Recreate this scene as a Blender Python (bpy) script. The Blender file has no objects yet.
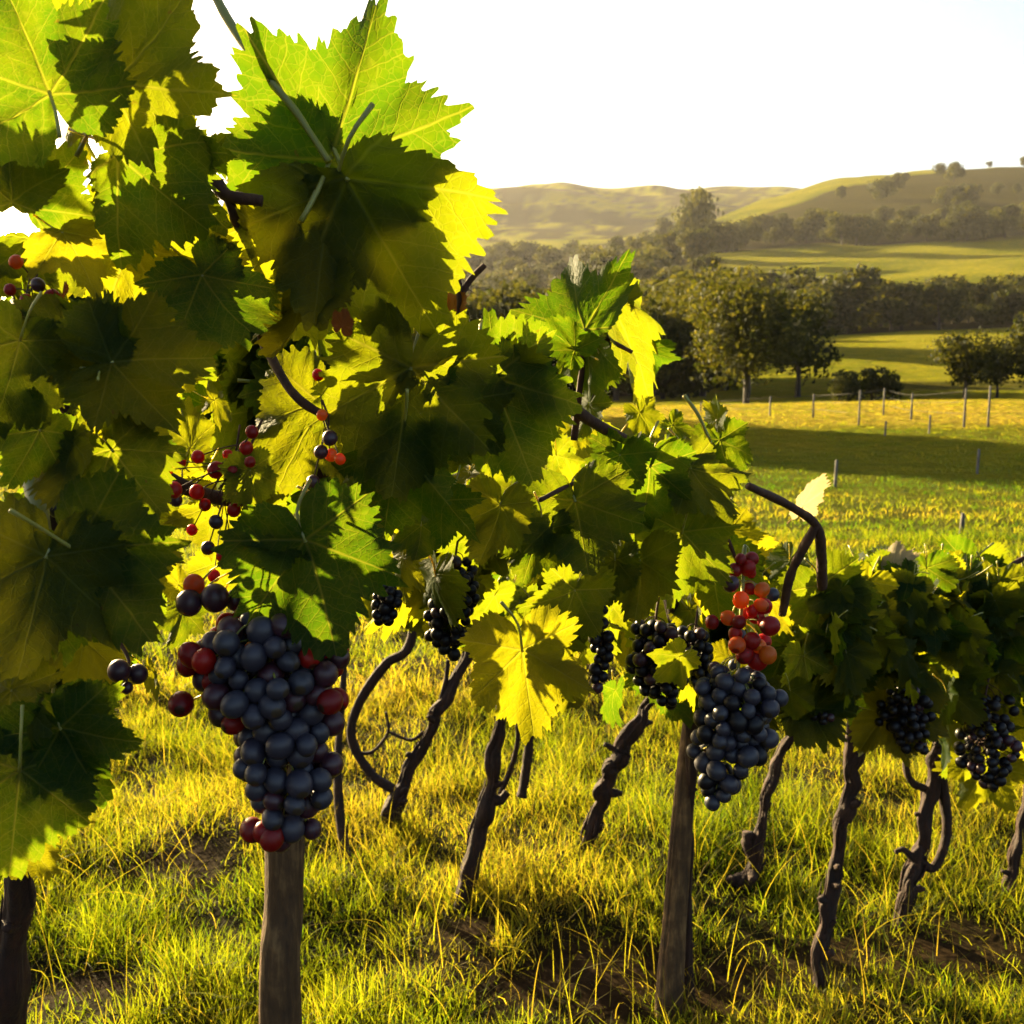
import bpy, math, random
import numpy as np
from mathutils import Vector, Matrix

random.seed(7)
RNG = np.random.default_rng(7)
R = math.radians

# ------------------------------------------------------------------ camera
F = 1024.0
CAMH = 1.5
HORIZON = 370.0
PITCH = math.atan((512 - HORIZON) / F)
CP, SP = math.cos(PITCH), math.sin(PITCH)
cam_data = bpy.data.cameras.new("camera")
cam = bpy.data.objects.new("camera", cam_data)
bpy.context.scene.collection.objects.link(cam)
cam.location = (0, 0, CAMH)
cam.rotation_euler = (math.pi / 2 - PITCH, 0, 0)
cam_data.sensor_width = 36
cam_data.lens = 36
cam_data.clip_start = 0.02
cam_data.clip_end = 9000
cam_data.dof.use_dof = True
cam_data.dof.focus_distance = 1.2
cam_data.dof.aperture_fstop = 13
bpy.context.scene.camera = cam

# ------------------------------------------------------------------ sky, sun, exposure
SUN_EL, SUN_AZ = R(14.5), R(-39.0)      # azimuth from +Y, negative to the left
SUN = Vector((math.sin(SUN_AZ) * math.cos(SUN_EL), math.cos(SUN_AZ) * math.cos(SUN_EL), math.sin(SUN_EL)))
world = bpy.data.worlds.new("World")
bpy.context.scene.world = world
world.use_nodes = True
wn, wl = world.node_tree.nodes, world.node_tree.links
sky = wn.new("ShaderNodeTexSky")
sky.sky_type = 'NISHITA'
sky.sun_disc = False
sky.sun_elevation = SUN_EL
sky.sun_rotation = SUN_AZ
sky.altitude = 200
sky.air_density = 1.0
sky.dust_density = 3.5
sky.ozone_density = 0.4
wl.new(sky.outputs[0], wn["Background"].inputs[0])
wn["Background"].inputs[1].default_value = 0.05
sun_data = bpy.data.lights.new("sun_light", 'SUN')
sun_data.energy = 5.0
sun_data.angle = R(0.53)
sun_data.color = (1.0, 0.78, 0.40)
sun_ob = bpy.data.objects.new("sun_light", sun_data)
bpy.context.scene.collection.objects.link(sun_ob)
sun_ob.rotation_euler = (-SUN).to_track_quat('-Z', 'Y').to_euler()
vs = bpy.context.scene.view_settings
vs.view_transform = 'Standard'
vs.look = 'None'
vs.gamma = 1
vs.exposure = 2.65
sc = bpy.context.scene
sc.cycles.max_bounces = 10
sc.cycles.transmission_bounces = 8
sc.cycles.transparent_max_bounces = 16
sc.cycles.volume_bounces = 1
sc.cycles.use_denoising = True
HAZE_DENSITY = 0.00004

# ------------------------------------------------------------------ helpers
COL = sc.collection
VR, VU, VF = Vector((1, 0, 0)), Vector((0, SP, CP)), Vector((0, CP, -SP))


def at(px, py, d):
    """the point seen at pixel (px, py) at depth d along the camera's axis"""
    return Vector((0, 0, CAMH)) + VF * d + VR * ((px - 512) / F * d) + VU * ((512 - py) / F * d)


def link(name, me, mats=(), parent=None):
    o = bpy.data.objects.new(name, me)
    COL.objects.link(o)
    for m in mats:
        me.materials.append(m)
    if parent:
        o.parent = parent
    return o


def tag(o, label=None, cat=None, group=None, kind=None):
    for k, v in (("label", label), ("category", cat), ("group", group), ("kind", kind)):
        if v:
            o[k] = v
    return o


def empty(name, loc):
    o = bpy.data.objects.new(name, None)
    o.location = loc
    o.empty_display_size = 0.1
    COL.objects.link(o)
    return o


def mesh_np(name, co, faces, uv=None, smooth=True, mat_idx=None):
    """co n x 3, faces list of (m x k) int arrays; uv = list of (name, per-vertex n x 2)"""
    me = bpy.data.meshes.new(name)
    co = np.asarray(co, np.float32)
    me.vertices.add(len(co))
    me.vertices.foreach_set("co", co.ravel())
    loops = np.concatenate([f.ravel() for f in faces]).astype(np.int32)
    sizes = np.concatenate([np.full(len(f), f.shape[1]) for f in faces])
    starts = np.concatenate([[0], np.cumsum(sizes)[:-1]]).astype(np.int32)
    me.loops.add(len(loops))
    me.loops.foreach_set("vertex_index", loops)
    me.polygons.add(len(sizes))
    me.polygons.foreach_set("loop_start", starts)
    me.polygons.foreach_set("use_smooth", np.full(len(sizes), smooth, bool))
    if mat_idx is not None:
        me.polygons.foreach_set("material_index", np.asarray(mat_idx, np.int32))
    for nm, arr in (uv or []):
        l = me.uv_layers.new(name=nm)
        l.data.foreach_set("uv", np.asarray(arr, np.float32)[loops].ravel())
    me.update(calc_edges=True)
    me.validate()
    return me


def spline(pts, n):
    """Catmull-Rom through pts (k x d) sampled at n points"""
    p = np.asarray(pts, float)
    if len(p) == 2:
        t = np.linspace(0, 1, n)[:, None]
        return p[0] * (1 - t) + p[1] * t
    p = np.vstack([2 * p[0] - p[1], p, 2 * p[-1] - p[-2]])
    out = []
    for s in np.linspace(0, len(p) - 3 - 1e-6, n):
        i = int(s)
        t = s - i
        a, b, c, d = p[i:i + 4]
        out.append(0.5 * ((2 * b) + (-a + c) * t + (2 * a - 5 * b + 4 * c - d) * t * t + (-a + 3 * b - 3 * c + d) * t ** 3))
    return np.array(out)


def tube_np(pts, radii, sides=8, n=None, rough=0.0, seed=0, off=0, grain=0.0):
    """a tapered, optionally gnarled tube: (co, quad faces)"""
    rng = np.random.default_rng(seed)
    n = n or max(4, len(pts) * 6)
    c = spline(pts, n)
    r = spline(np.asarray(radii, float)[:, None], n)[:, 0]
    tng = np.gradient(c, axis=0)
    tng /= np.linalg.norm(tng, axis=1)[:, None] + 1e-12
    ref = np.array([0.31, 0.83, 0.47])
    co = []
    ph = rng.uniform(0, 6.28, 6)
    for i in range(n):
        a = np.cross(tng[i], ref)
        a /= np.linalg.norm(a)
        b = np.cross(tng[i], a)
        ang = np.linspace(0, 2 * np.pi, sides, endpoint=False)
        k = i / n
        rr = np.ones(sides)
        if rough:
            rr += rough * (np.sin(3 * ang + 5 * k + ph[0]) * .5 + np.sin(5 * ang - 9 * k + ph[1]) * .35)
            rr += rough * 0.9 * rng.normal(0, .35, sides) * (0.25 if grain else 1)
            rr *= 1 + rough * 0.9 * math.sin(17 * k * (1 + .3 * math.sin(ph[3])) + ph[2]) * math.sin(7 * k + ph[4])
        if grain:
            for g_ in range(9):
                ga = ph[g_ % 6] + g_ * .7 + .12 * math.sin(k * (4 + g_) + ph[(g_ + 2) % 6])
                dd = np.abs((ang - ga + np.pi) % (2 * np.pi) - np.pi)
                rr -= grain * (.5 + .5 * math.sin(k * (5 + 3 * (g_ % 4)) + g_)) * np.exp(-(dd / .06) ** 2)
        co.append(c[i] + r[i] * rr[:, None] * (np.cos(ang)[:, None] * a + np.sin(ang)[:, None] * b))
    co.append(c[:1]); co.append(c[-1:])
    co = np.vstack(co)
    q = []
    for i in range(n - 1):
        for j in range(sides):
            j2 = (j + 1) % sides
            q.append((i * sides + j, i * sides + j2, (i + 1) * sides + j2, (i + 1) * sides + j))
    e0, e1 = n * sides, n * sides + 1
    for j in range(sides):
        j2 = (j + 1) % sides
        q.append((e0, j2, j, j)) if False else None
    tri = [(e0, (j + 1) % sides, j) for j in range(sides)]
    tri += [(e1, (n - 1) * sides + j, (n - 1) * sides + (j + 1) % sides) for j in range(sides)]
    return co, np.array(q) + off, np.array(tri) + off


def tubes(name, specs, mat, parent=None, smooth=True):
    """one mesh out of one or more tubes: specs = (pts, radii, kwargs)"""
    cs, qs, ts, off = [], [], [], 0
    org = Vector((0, 0, 0)) if parent is None else parent.matrix_basis.translation
    for pts, radii, kw in specs:
        p = [tuple(Vector(q) - org) for q in pts]
        c, q, t = tube_np(p, radii, off=off, **kw)
        cs.append(c); qs.append(q); ts.append(t); off += len(c)
    me = mesh_np(name, np.vstack(cs), [np.vstack(qs), np.vstack(ts)], smooth=smooth)
    return link(name, me, [mat], parent)


# ------------------------------------------------------------------ materials
def new_mat(name):
    m = bpy.data.materials.new(name)
    m.use_nodes = True
    nt = m.node_tree
    for n in list(nt.nodes):
        nt.nodes.remove(n)
    return m, nt


class NB:
    """tiny node builder"""
    def __init__(s, nt):
        s.nt = nt

    def n(s, t, ins=None, **props):
        nd = s.nt.nodes.new(t)
        for k, v in props.items():
            setattr(nd, k, v)
        for k, v in (ins or {}).items():
            if hasattr(v, "is_linked"):
                s.nt.links.new(v, nd.inputs[k])
            else:
                nd.inputs[k].default_value = v
        return nd

    def math(s, op, a, b=0.0, c=0.0, clamp=False):
        nd = s.nt.nodes.new("ShaderNodeMath")
        nd.operation = op
        nd.use_clamp = clamp
        for i, v in enumerate((a, b, c)):
            if hasattr(v, "is_linked"):
                s.nt.links.new(v, nd.inputs[i])
            else:
                nd.inputs[i].default_value = v
        return nd.outputs[0]

    def mix(s, f, a, b, blend='MIX'):
        nd = s.nt.nodes.new("ShaderNodeMix")
        nd.data_type = 'RGBA'
        nd.blend_type = blend
        for i, v in ((0, f), (6, a), (7, b)):
            if hasattr(v, "is_linked"):
                s.nt.links.new(v, nd.inputs[i])
            else:
                nd.inputs[i].default_value = v if i == 0 else (tuple(v) + (1,))[:4]
        return nd.outputs[2]

    def ramp(s, f, stops):
        nd = s.nt.nodes.new("ShaderNodeValToRGB")
        el = nd.color_ramp.elements
        while len(el) < len(stops):
            el.new(0.5)
        for e, (p, c) in zip(el, stops):
            e.position = p
            e.color = (tuple(c) + (1,))[:4]
        s.nt.links.new(f, nd.inputs[0])
        return nd.outputs[0]

    def rng(s, f, a, b, c=0.0, d=1.0):
        nd = s.n("ShaderNodeMapRange", {0: f, 1: a, 2: b, 3: c, 4: d})
        return nd.outputs[0]

    def noise(s, scale, vec=None, detail=4, rough=.55):
        ins = {"Scale": scale, "Detail": detail, "Roughness": rough}
        if vec is not None:
            ins["Vector"] = vec
        return s.n("ShaderNodeTexNoise", ins).outputs[0]

    def out(s, surf=None, vol=None):
        o = s.nt.nodes.new("ShaderNodeOutputMaterial")
        if surf is not None:
            s.nt.links.new(surf, o.inputs[0])
        if vol is not None:
            s.nt.links.new(vol, o.inputs[1])


def leaf_material(name, dif, trans, vein, tfac=0.55, spots=0.5):
    """dif / trans: two colours each that the leaf varies between"""
    m, nt = new_mat(name)
    b = NB(nt)
    uv = b.n("ShaderNodeUVMap", uv_map="veins").outputs[0]
    xy = b.n("ShaderNodeUVMap", uv_map="leafxy").outputs[0]
    sep = b.n("ShaderNodeSeparateXYZ", {0: uv}).outputs
    a, bb = sep[0], sep[1]
    rnd = b.n("ShaderNodeObjectInfo").outputs["Random"]
    # main veins: distance from the vein against a width that tapers to the tip
    w = b.math('MULTIPLY_ADD', a, -0.013, 0.019)
    m1 = b.math('SUBTRACT', 1.0, b.math('DIVIDE', bb, w), clamp=True)
    m1 = b.math('POWER', m1, 0.6)
    # side veins leaving the main vein at an angle
    wob = b.math('MULTIPLY_ADD', b.noise(5, xy, 2), 0.10, -0.05)
    t = b.math('ADD', b.math('MULTIPLY_ADD', bb, -0.85, a), wob)
    fr = b.math('ABSOLUTE', b.math('SUBTRACT', b.math('FRACT', b.math('MULTIPLY', t, 6.5)), 0.5))
    m2 = b.math('SUBTRACT', 1.0, b.math('DIVIDE', fr, 0.055), clamp=True)
    vor = b.n("ShaderNodeTexVoronoi", {"Vector": xy, "Scale": 17.0}, feature='DISTANCE_TO_EDGE').outputs[0]
    m3 = b.math('SUBTRACT', 1.0, b.math('DIVIDE', vor, 0.075), clamp=True)
    veins = b.math('MAXIMUM', m1, b.math('MAXIMUM', b.math('MULTIPLY', m2, 0.65), b.math('MULTIPLY', m3, 0.32)), clamp=True)
    nz = b.noise(3.2, xy, 5)
    vary = b.math('MULTIPLY_ADD', nz, 0.9, b.math('MULTIPLY_ADD', rnd, 0.9, -0.42), clamp=True)
    cd = b.mix(vary, dif[0], dif[1])
    ct = b.mix(vary, trans[0], trans[1])
    cd = b.mix(b.math('MULTIPLY', veins, 0.65), cd, vein[0])
    ct = b.mix(b.math('MULTIPLY', veins, 0.55), ct, vein[1])
    sp = b.noise(9, b.n("ShaderNodeVectorMath", {0: xy, 1: b.n("ShaderNodeCombineXYZ", {0: rnd, 1: b.math('MULTIPLY', rnd, 7.0)}).outputs[0]}, operation='ADD').outputs[0], 3)
    spm = b.math('MULTIPLY', b.rng(sp, 0.70, 0.76), spots, clamp=True)
    cd = b.mix(spm, cd, (0.10, 0.055, 0.02))
    ct = b.mix(spm, ct, (0.16, 0.06, 0.01))
    bump = b.n("ShaderNodeBump", {"Strength": 0.35, "Distance": 0.004, "Height": b.math('ADD', b.math('MULTIPLY', veins, -1.0), b.math('MULTIPLY', b.noise(22, xy, 3), 0.6))})
    pr = b.n("ShaderNodeBsdfPrincipled", {"Base Color": cd, "Roughness": 0.62, "Normal": bump.outputs[0]})
    pr.inputs["Specular IOR Level"].default_value = 0.1
    tr = b.n("ShaderNodeBsdfTranslucent", {"Color": ct, "Normal": bump.outputs[0]})
    mx = b.n("ShaderNodeMixShader", {0: tfac, 1: pr.outputs[0], 2: tr.outputs[0]})
    b.out(mx.outputs[0])
    return m


M_LEAF = leaf_material("vine_leaf", ((0.006, 0.021, 0.003), (0.015, 0.029, 0.004)),
                       ((0.075, 0.150, 0.002), (0.35, 0.31, 0.004)), ((0.06, 0.085, 0.022), (0.36, 0.33, 0.025)))
M_LEAF_PALE = leaf_material("dry_vine_leaf", ((0.22, 0.18, 0.10), (0.28, 0.23, 0.13)),
                            ((0.34, 0.26, 0.12), (0.40, 0.32, 0.17)), ((0.45, 0.36, 0.2), (0.7, 0.5, 0.25)), 0.5, 0.2)
M_LEAF_RUST = leaf_material("withered_vine_leaf", ((0.07, 0.02, 0.007), (0.10, 0.035, 0.01)),
                            ((0.32, 0.06, 0.006), (0.36, 0.12, 0.008)), ((0.1, 0.05, 0.02), (0.5, 0.2, 0.03)), 0.5, 0.8)


def bark_material(name, c0, c1, scale=1.0, bumpd=0.006):
    m, nt = new_mat(name)
    b = NB(nt)
    tc = b.n("ShaderNodeTexCoord").outputs["Object"]
    st = b.n("ShaderNodeMapping", {"Vector": tc, "Scale": (60 * scale, 60 * scale, 7 * scale)}).outputs[0]
    n1 = b.noise(1.0, st, 6, .65)
    n2 = b.noise(24 * scale, tc, 5)
    f = b.math('MULTIPLY_ADD', n1, 0.8, b.math('MULTIPLY_ADD', n2, 0.5, -0.2), clamp=True)
    c = b.ramp(f, [(0.22, tuple(x * .35 for x in c0)), (0.45, c0), (0.75, c1)])
    bump = b.n("ShaderNodeBump", {"Strength": 1.0, "Distance": bumpd, "Height": f})
    pr = b.n("ShaderNodeBsdfPrincipled", {"Base Color": c, "Roughness": 0.85, "Normal": bump.outputs[0]})
    b.out(pr.outputs[0])
    return m


M_BARK = bark_material("vine_bark", (0.022, 0.0055, 0.0016), (0.062, 0.020, 0.006), 1.0, 0.012)
M_CANE = bark_material("cane_bark", (0.045, 0.014, 0.004), (0.10, 0.042, 0.014), 2.0, 0.003)
M_SHOOT, _nt = new_mat("green_shoot")
_b = NB(_nt)
_p = _b.n("ShaderNodeBsdfPrincipled", {"Base Color": (0.20, 0.20, 0.04, 1), "Roughness": 0.45})
_p.inputs["Subsurface Weight"].default_value = 1.0
_p.inputs["Subsurface Radius"].default_value = (1.0, 0.8, 0.12)
_p.inputs["Subsurface Scale"].default_value = 0.006
_b.out(_p.outputs[0])
M_POST = bark_material("weathered_wood", (0.075, 0.035, 0.010), (0.27, 0.155, 0.058), 1.25, 0.010)
M_TREEBARK = bark_material("tree_bark", (0.03, 0.02, 0.012), (0.06, 0.042, 0.027), 0.1, 0.03)
M_FENCE = bark_material("grey_fence_wood", (0.09, 0.08, 0.07), (0.20, 0.18, 0.165), 0.4, 0.01)


def berry_material(name, c0, c1, bloom, sss, rough=0.38):
    m, nt = new_mat(name)
    b = NB(nt)
    tc = b.n("ShaderNodeTexCoord").outputs["Object"]
    rnd = b.n("ShaderNodeObjectInfo").outputs["Random"]
    off = b.n("ShaderNodeVectorMath", {0: tc, 1: b.n("ShaderNodeCombineXYZ", {0: b.math('MULTIPLY', rnd, 9.0), 2: rnd}).outputs[0]}, operation='ADD').outputs[0]
    nz = b.noise(55, off, 6, .68)
    base = b.mix(rnd, c0, c1)
    blm = b.rng(nz, 0.36, 0.66, 0.0, bloom)
    col = b.mix(blm, base, (0.052, 0.058, 0.090))
    spk = b.rng(b.noise(420, off, 2), 0.68, 0.76)
    col = b.mix(b.math('MULTIPLY', spk, 0.35, clamp=True), col, (0.12, 0.09, 0.06))
    pr = b.n("ShaderNodeBsdfPrincipled", {"Base Color": col, "Roughness": b.rng(nz, 0.3, 0.7, rough - .1, rough + .22)})
    pr.inputs['Specular IOR Level'].default_value = 0.3 if bloom < .1 and not sss else 0.5
    if sss:
        pr.inputs["Subsurface Weight"].default_value = sss
        pr.inputs["Subsurface Radius"].default_value = (1.0, 0.16, 0.05)
        pr.inputs["Subsurface Scale"].default_value = 0.02
    scar = b.rng(b.n("ShaderNodeSeparateXYZ", {0: tc}).outputs[2], -0.975, -0.955, 1.0, 0.0)
    nt.links.new(b.mix(scar, col, (0.03, 0.02, 0.012)), pr.inputs["Base Color"])
    if sss > .9:
        tr = b.n("ShaderNodeBsdfTranslucent", {"Color": base})
        b.out(b.n("ShaderNodeMixShader", {0: 0.45, 1: pr.outputs[0], 2: tr.outputs[0]}).outputs[0])
    else:
        b.out(pr.outputs[0])
    return m


M_BLUE = berry_material("blue_grape_skin", (0.005, 0.004, 0.010), (0.011, 0.005, 0.013), 0.58, 0, 0.42)
M_PLUM = berry_material("plum_grape_skin", (0.040, 0.004, 0.010), (0.024, 0.004, 0.011), 0.2, 0.35)
M_RED = berry_material("red_grape_skin", (0.42, 0.010, 0.005), (0.20, 0.005, 0.006), 0.10, 1.0, 0.38)
M_ORANGE = berry_material("amber_grape_skin", (0.62, 0.20, 0.01), (0.58, 0.10, 0.007), 0.06, 1.0, 0.38)
M_DARK = berry_material("black_grape_skin", (0.002, 0.0015, 0.004), (0.004, 0.002, 0.004), 0.06, 0)


def grass_material(name, cols, tcols, tf=0.6):
    m, nt = new_mat(name)
    b = NB(nt)
    uv = b.n("ShaderNodeSeparateXYZ", {0: b.n("ShaderNodeUVMap", uv_map="blade").outputs[0]}).outputs
    cd = b.ramp(uv[0], [(0.0, cols[0]), (0.55, cols[1]), (1.0, cols[2])])
    ct = b.ramp(uv[0], [(0.0, tcols[0]), (0.55, tcols[1]), (1.0, tcols[2])])
    root = b.rng(uv[1], 0.0, 0.5, 0.55, 1.0)
    di = b.n("ShaderNodeBsdfPrincipled", {"Base Color": cd, "Roughness": 0.7, "Specular IOR Level": 0.15})
    tr = b.n("ShaderNodeBsdfTranslucent", {"Color": ct})
    mx = b.n("ShaderNodeMixShader", {0: tf, 1: di.outputs[0], 2: tr.outputs[0]})
    b.out(mx.outputs[0])
    return m


M_GRASS = grass_material("meadow_grass", ((0.018, 0.04, 0.004), (0.045, 0.06, 0.006), (0.15, 0.105, 0.02)),
                         ((0.075, 0.155, 0.003), (0.28, 0.30, 0.005), (0.48, 0.34, 0.02)))
M_CROWN = grass_material("tree_foliage", ((0.008, 0.014, 0.003), (0.014, 0.021, 0.004), (0.026, 0.030, 0.005)),
                         ((0.045, 0.055, 0.003), (0.10, 0.095, 0.005), (0.20, 0.17, 0.010)), 0.38)

# ------------------------------------------------------------------ terrain
COLS = {   # pixel column -> [(distance, pixel row)], read off the photograph from near to far
    -400: [(60, 412), (100, 408), (318, 395), (898, 372), (1768, 355), (3000, 345)],
    150: [(60, 410), (100, 406), (318, 392), (898, 365), (1768, 335), (2493, 318), (3000, 318)],
    330: [(60, 408), (100, 404), (318, 378), (898, 330), (1768, 275), (2493, 232), (2783, 236), (3000, 236)],
    470: [(60, 407), (100, 406), (180, 398), (347, 362), (608, 322), (898, 288), (1333, 262), (1696, 244), (2058, 222), (2493, 186), (2638, 190), (3000, 196)],
    560: [(60, 406), (100, 405), (180, 396), (347, 358), (608, 316), (898, 284), (1333, 258), (1696, 242), (2058, 222), (2493, 184), (2638, 190), (3000, 177)],
    640: [(60, 405), (100, 403), (180, 386), (347, 345), (536, 300), (753, 274), (1043, 255), (1478, 240), (1768, 236), (2130, 226), (2493, 189), (2638, 192), (3000, 176)],
    700: [(60, 404), (85, 405), (115, 394), (180, 372), (289, 345), (506, 289), (637, 270), (811, 256), (1043, 240), (1333, 222), (1478, 222), (1768, 232), (2493, 199), (3000, 176)],
    760: [(60, 403), (85, 404), (115, 391), (180, 362), (289, 338), (376, 330), (506, 289), (637, 272), (811, 254), (985, 238), (1600, 197), (1700, 199), (2050, 225), (3000, 180)],
    830: [(60, 401), (80, 402), (110, 388), (140, 372), (200, 345), (260, 336), (369, 327), (463, 291), (637, 268), (811, 249), (956, 236), (1600, 176), (1700, 178), (2050, 215), (3000, 192)],
    930: [(60, 399), (80, 400), (105, 392), (140, 374), (200, 342), (250, 332), (369, 323), (463, 285), (637, 262), (811, 243), (956, 230), (1600, 168), (1700, 170), (2050, 215), (3000, 205)],
    1024: [(60, 398), (80, 399), (105, 391), (140, 372), (200, 338), (250, 329), (369, 320), (463, 280), (637, 258), (811, 241), (956, 228), (1600, 165), (1700, 167), (2050, 215), (3000, 205)],
    1500: [(60, 396), (100, 390), (250, 325), (811, 243), (1333, 172), (1696, 215), (3000, 215)],
}
NEAR = [(0.01, 0.0), (6.0, 0.0), (9, -.17), (14, -.42), (19, -.64), (25, -.82), (31, -.86), (40, -.74)]


def row_to_z(Y, py):
    v = (512 - py) / F
    return CAMH + Y * (-SP + v * CP) / (CP + v * SP)


_keys = sorted(COLS)
_logY = np.linspace(math.log(0.01), math.log(2900), 900)
_tab = []
for k in _keys:
    ys = [math.log(y) for y, _ in NEAR] + [math.log(y) for y, _ in COLS[k]]
    zs = [z for _, z in NEAR] + [row_to_z(y, r) for y, r in COLS[k]]
    t = np.interp(_logY, ys, zs)
    for _ in range(3):
        t = np.convolve(np.pad(t, 4, mode='edge'), np.ones(9) / 9, 'valid')
    _tab.append(t)
_tab = np.array(_tab)


def vnoise(x, y, seed=0):
    """cheap smooth value noise, vectorised"""
    x, y = np.asarray(x, float), np.asarray(y, float)
    xi, yi = np.floor(x), np.floor(y)
    fx, fy = x - xi, y - yi
    fx, fy = fx * fx * (3 - 2 * fx), fy * fy * (3 - 2 * fy)

    def h(a, b):
        return np.modf(np.abs(np.sin(a * 127.1 + b * 311.7 + seed * 74.7) * 43758.5453))[0]
    return (h(xi, yi) * (1 - fx) + h(xi + 1, yi) * fx) * (1 - fy) + (h(xi, yi + 1) * (1 - fx) + h(xi + 1, yi + 1) * fx) * fy


def ground_z(x, y):
    x, y = np.asarray(x, float), np.asarray(y, float)
    yy = np.maximum(y, 0.02)
    px = 512 + F * x / np.maximum(yy, 3.0)
    px = np.clip(px, _keys[0], _keys[-1] - .01)
    i = np.searchsorted(_keys, px, side='right') - 1
    ka = np.array(_keys, float)
    f = (px - ka[i]) / (ka[i + 1] - ka[i])
    f = f * f * (3 - 2 * f) * .6 + f * .4
    s = np.clip((np.log(np.clip(yy, .011, 2880)) - _logY[0]) / (_logY[1] - _logY[0]), 0, len(_logY) - 1.001)
    j = s.astype(int)
    g = s - j
    za = _tab[i, j] * (1 - g) + _tab[i, j + 1] * g
    zb = _tab[i + 1, j] * (1 - g) + _tab[i + 1, j + 1] * g
    z = za * (1 - f) + zb * f
    near = np.clip(1 - yy / 40, 0, 1)
    z = z + near * ((vnoise(x * 2.2, y * 2.2, 1) - .5) * .07 + (vnoise(x * 6, y * 6, 2) - .5) * .025)
    far = np.clip((yy - 150) / 600, 0, 1)
    z = z + far * (vnoise(x / 60, y / 60, 3) - .5) * 6 + far * np.clip((yy - 1550) / 700, 0, 1) * (vnoise(x / 120, y / 120, 9) - .5) * 22
    return z


def seen_ground(px, py, y0=1.0, y1=3000):
    """walk the ray through a pixel to the ground: (x, y, z)"""
    h, v = (px - 512) / F, (512 - py) / F
    dy, dz = CP + v * SP, -SP + v * CP
    Y = np.exp(np.linspace(math.log(y0), math.log(y1), 6000))
    X, Z = h / dy * Y, CAMH + dz / dy * Y
    g = ground_z(X, Y)
    k = np.argmax(Z < g)
    return Vector((X[k], Y[k], float(g[k])))


def dirt(x, y):
    """0..1 how bare the soil is near the vines"""
    d = np.zeros_like(np.asarray(x, float))
    for cx, cy, rx, ry in DIRT:
        d = np.maximum(d, np.clip(1.35 - np.hypot((x - cx) / rx, (y - cy) / ry) + (vnoise(x * 9, y * 9, 5) - .5) * .8, 0, 1))
    return d


DIRT = []
for px, py, rx, ry in ((190, 862, .20, .20), (600, 980, .40, .15), (930, 955, .42, .15), (715, 1005, .16, .08), (100, 985, .14, .08), (480, 930, .12, .08)):
    q = seen_ground(px, py)
    DIRT.append((q.x, q.y, rx, ry))

# the sheet: rows in distance, columns fan out from a point behind the camera
rowsY = np.concatenate([np.linspace(-2.4, 0.9, 14), np.exp(np.linspace(math.log(1.0), math.log(2850), 430))])
colsU = np.concatenate([np.linspace(-1.35, -.75, 24), np.linspace(-.74, .74, 260), np.linspace(.75, 1.35, 24)])
GX = colsU[None, :] * (rowsY[:, None] + 3.0)
GY = np.repeat(rowsY[:, None], len(colsU), 1)
GZ = ground_z(GX, GY)
nr, ncn = GX.shape
idx = np.arange(nr * ncn).reshape(nr, ncn)
quads = np.stack([idx[:-1, :-1], idx[:-1, 1:], idx[1:, 1:], idx[1:, :-1]], -1).reshape(-1, 4)
PXg = 512 + F * GX / np.maximum(GY, .5)
scrub = np.zeros_like(GX)          # what grows there: 0 pasture, 1 woodland floor / dry scrub
wn1 = (vnoise(GX / 25, GY / 25, 11) - .5) * 2


def soft(v, a, b):
    return np.clip((v - a) / (b - a), 0, 1)


scrub = np.maximum(scrub, soft(GY, 255, 262) * (1 - soft(GY, 395, 410)) * soft(PXg, 660, 720))
scrub = np.maximum(scrub, soft(GY, 811, 833) * (1 - soft(GY, 949, 963)) * soft(PXg, 660, 690))
scrub = np.maximum(scrub, soft(GY, 100, 130) * (1 - soft(PXg + wn1 * 14, 690, 720)) * (1 - soft(GY, 1478, 1550)) * (1 - soft(GY, 506, 521) * (1 - soft(GY, 637, 652)) * soft(PXg, 655, 690)))
diag = 1090 + (PXg - 720) * 1.9 + wn1 * 18 - GY            # the brown flank of the hill
scrub = np.maximum(scrub, soft(GY, 956, 970) * (1 - soft(GY, 1720, 1800)) * soft(diag, -12, 12) * soft(PXg, 700, 730) * .92)
scrub = np.maximum(scrub, soft(GY, 104, 106) * (1 - soft(GY, 120, 123)) * soft(PXg, 830, 860) * .75)
scrub = np.maximum(scrub, soft(GY, 1620, 1700) * np.clip((vnoise(GX / 55, GY / 110, 61) * .55 + vnoise(GX / 16, GY / 30, 62) * .45 - .36) * 5, 0, .95))
bare = dirt(GX, GY) * (GY < 9) * (GY > .5)
kind_uv = np.stack([scrub.ravel(), bare.ravel()], 1)
me = mesh_np("ground", np.stack([GX, GY, GZ], -1).reshape(-1, 3), [quads], uv=[("cover", kind_uv)])


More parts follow.
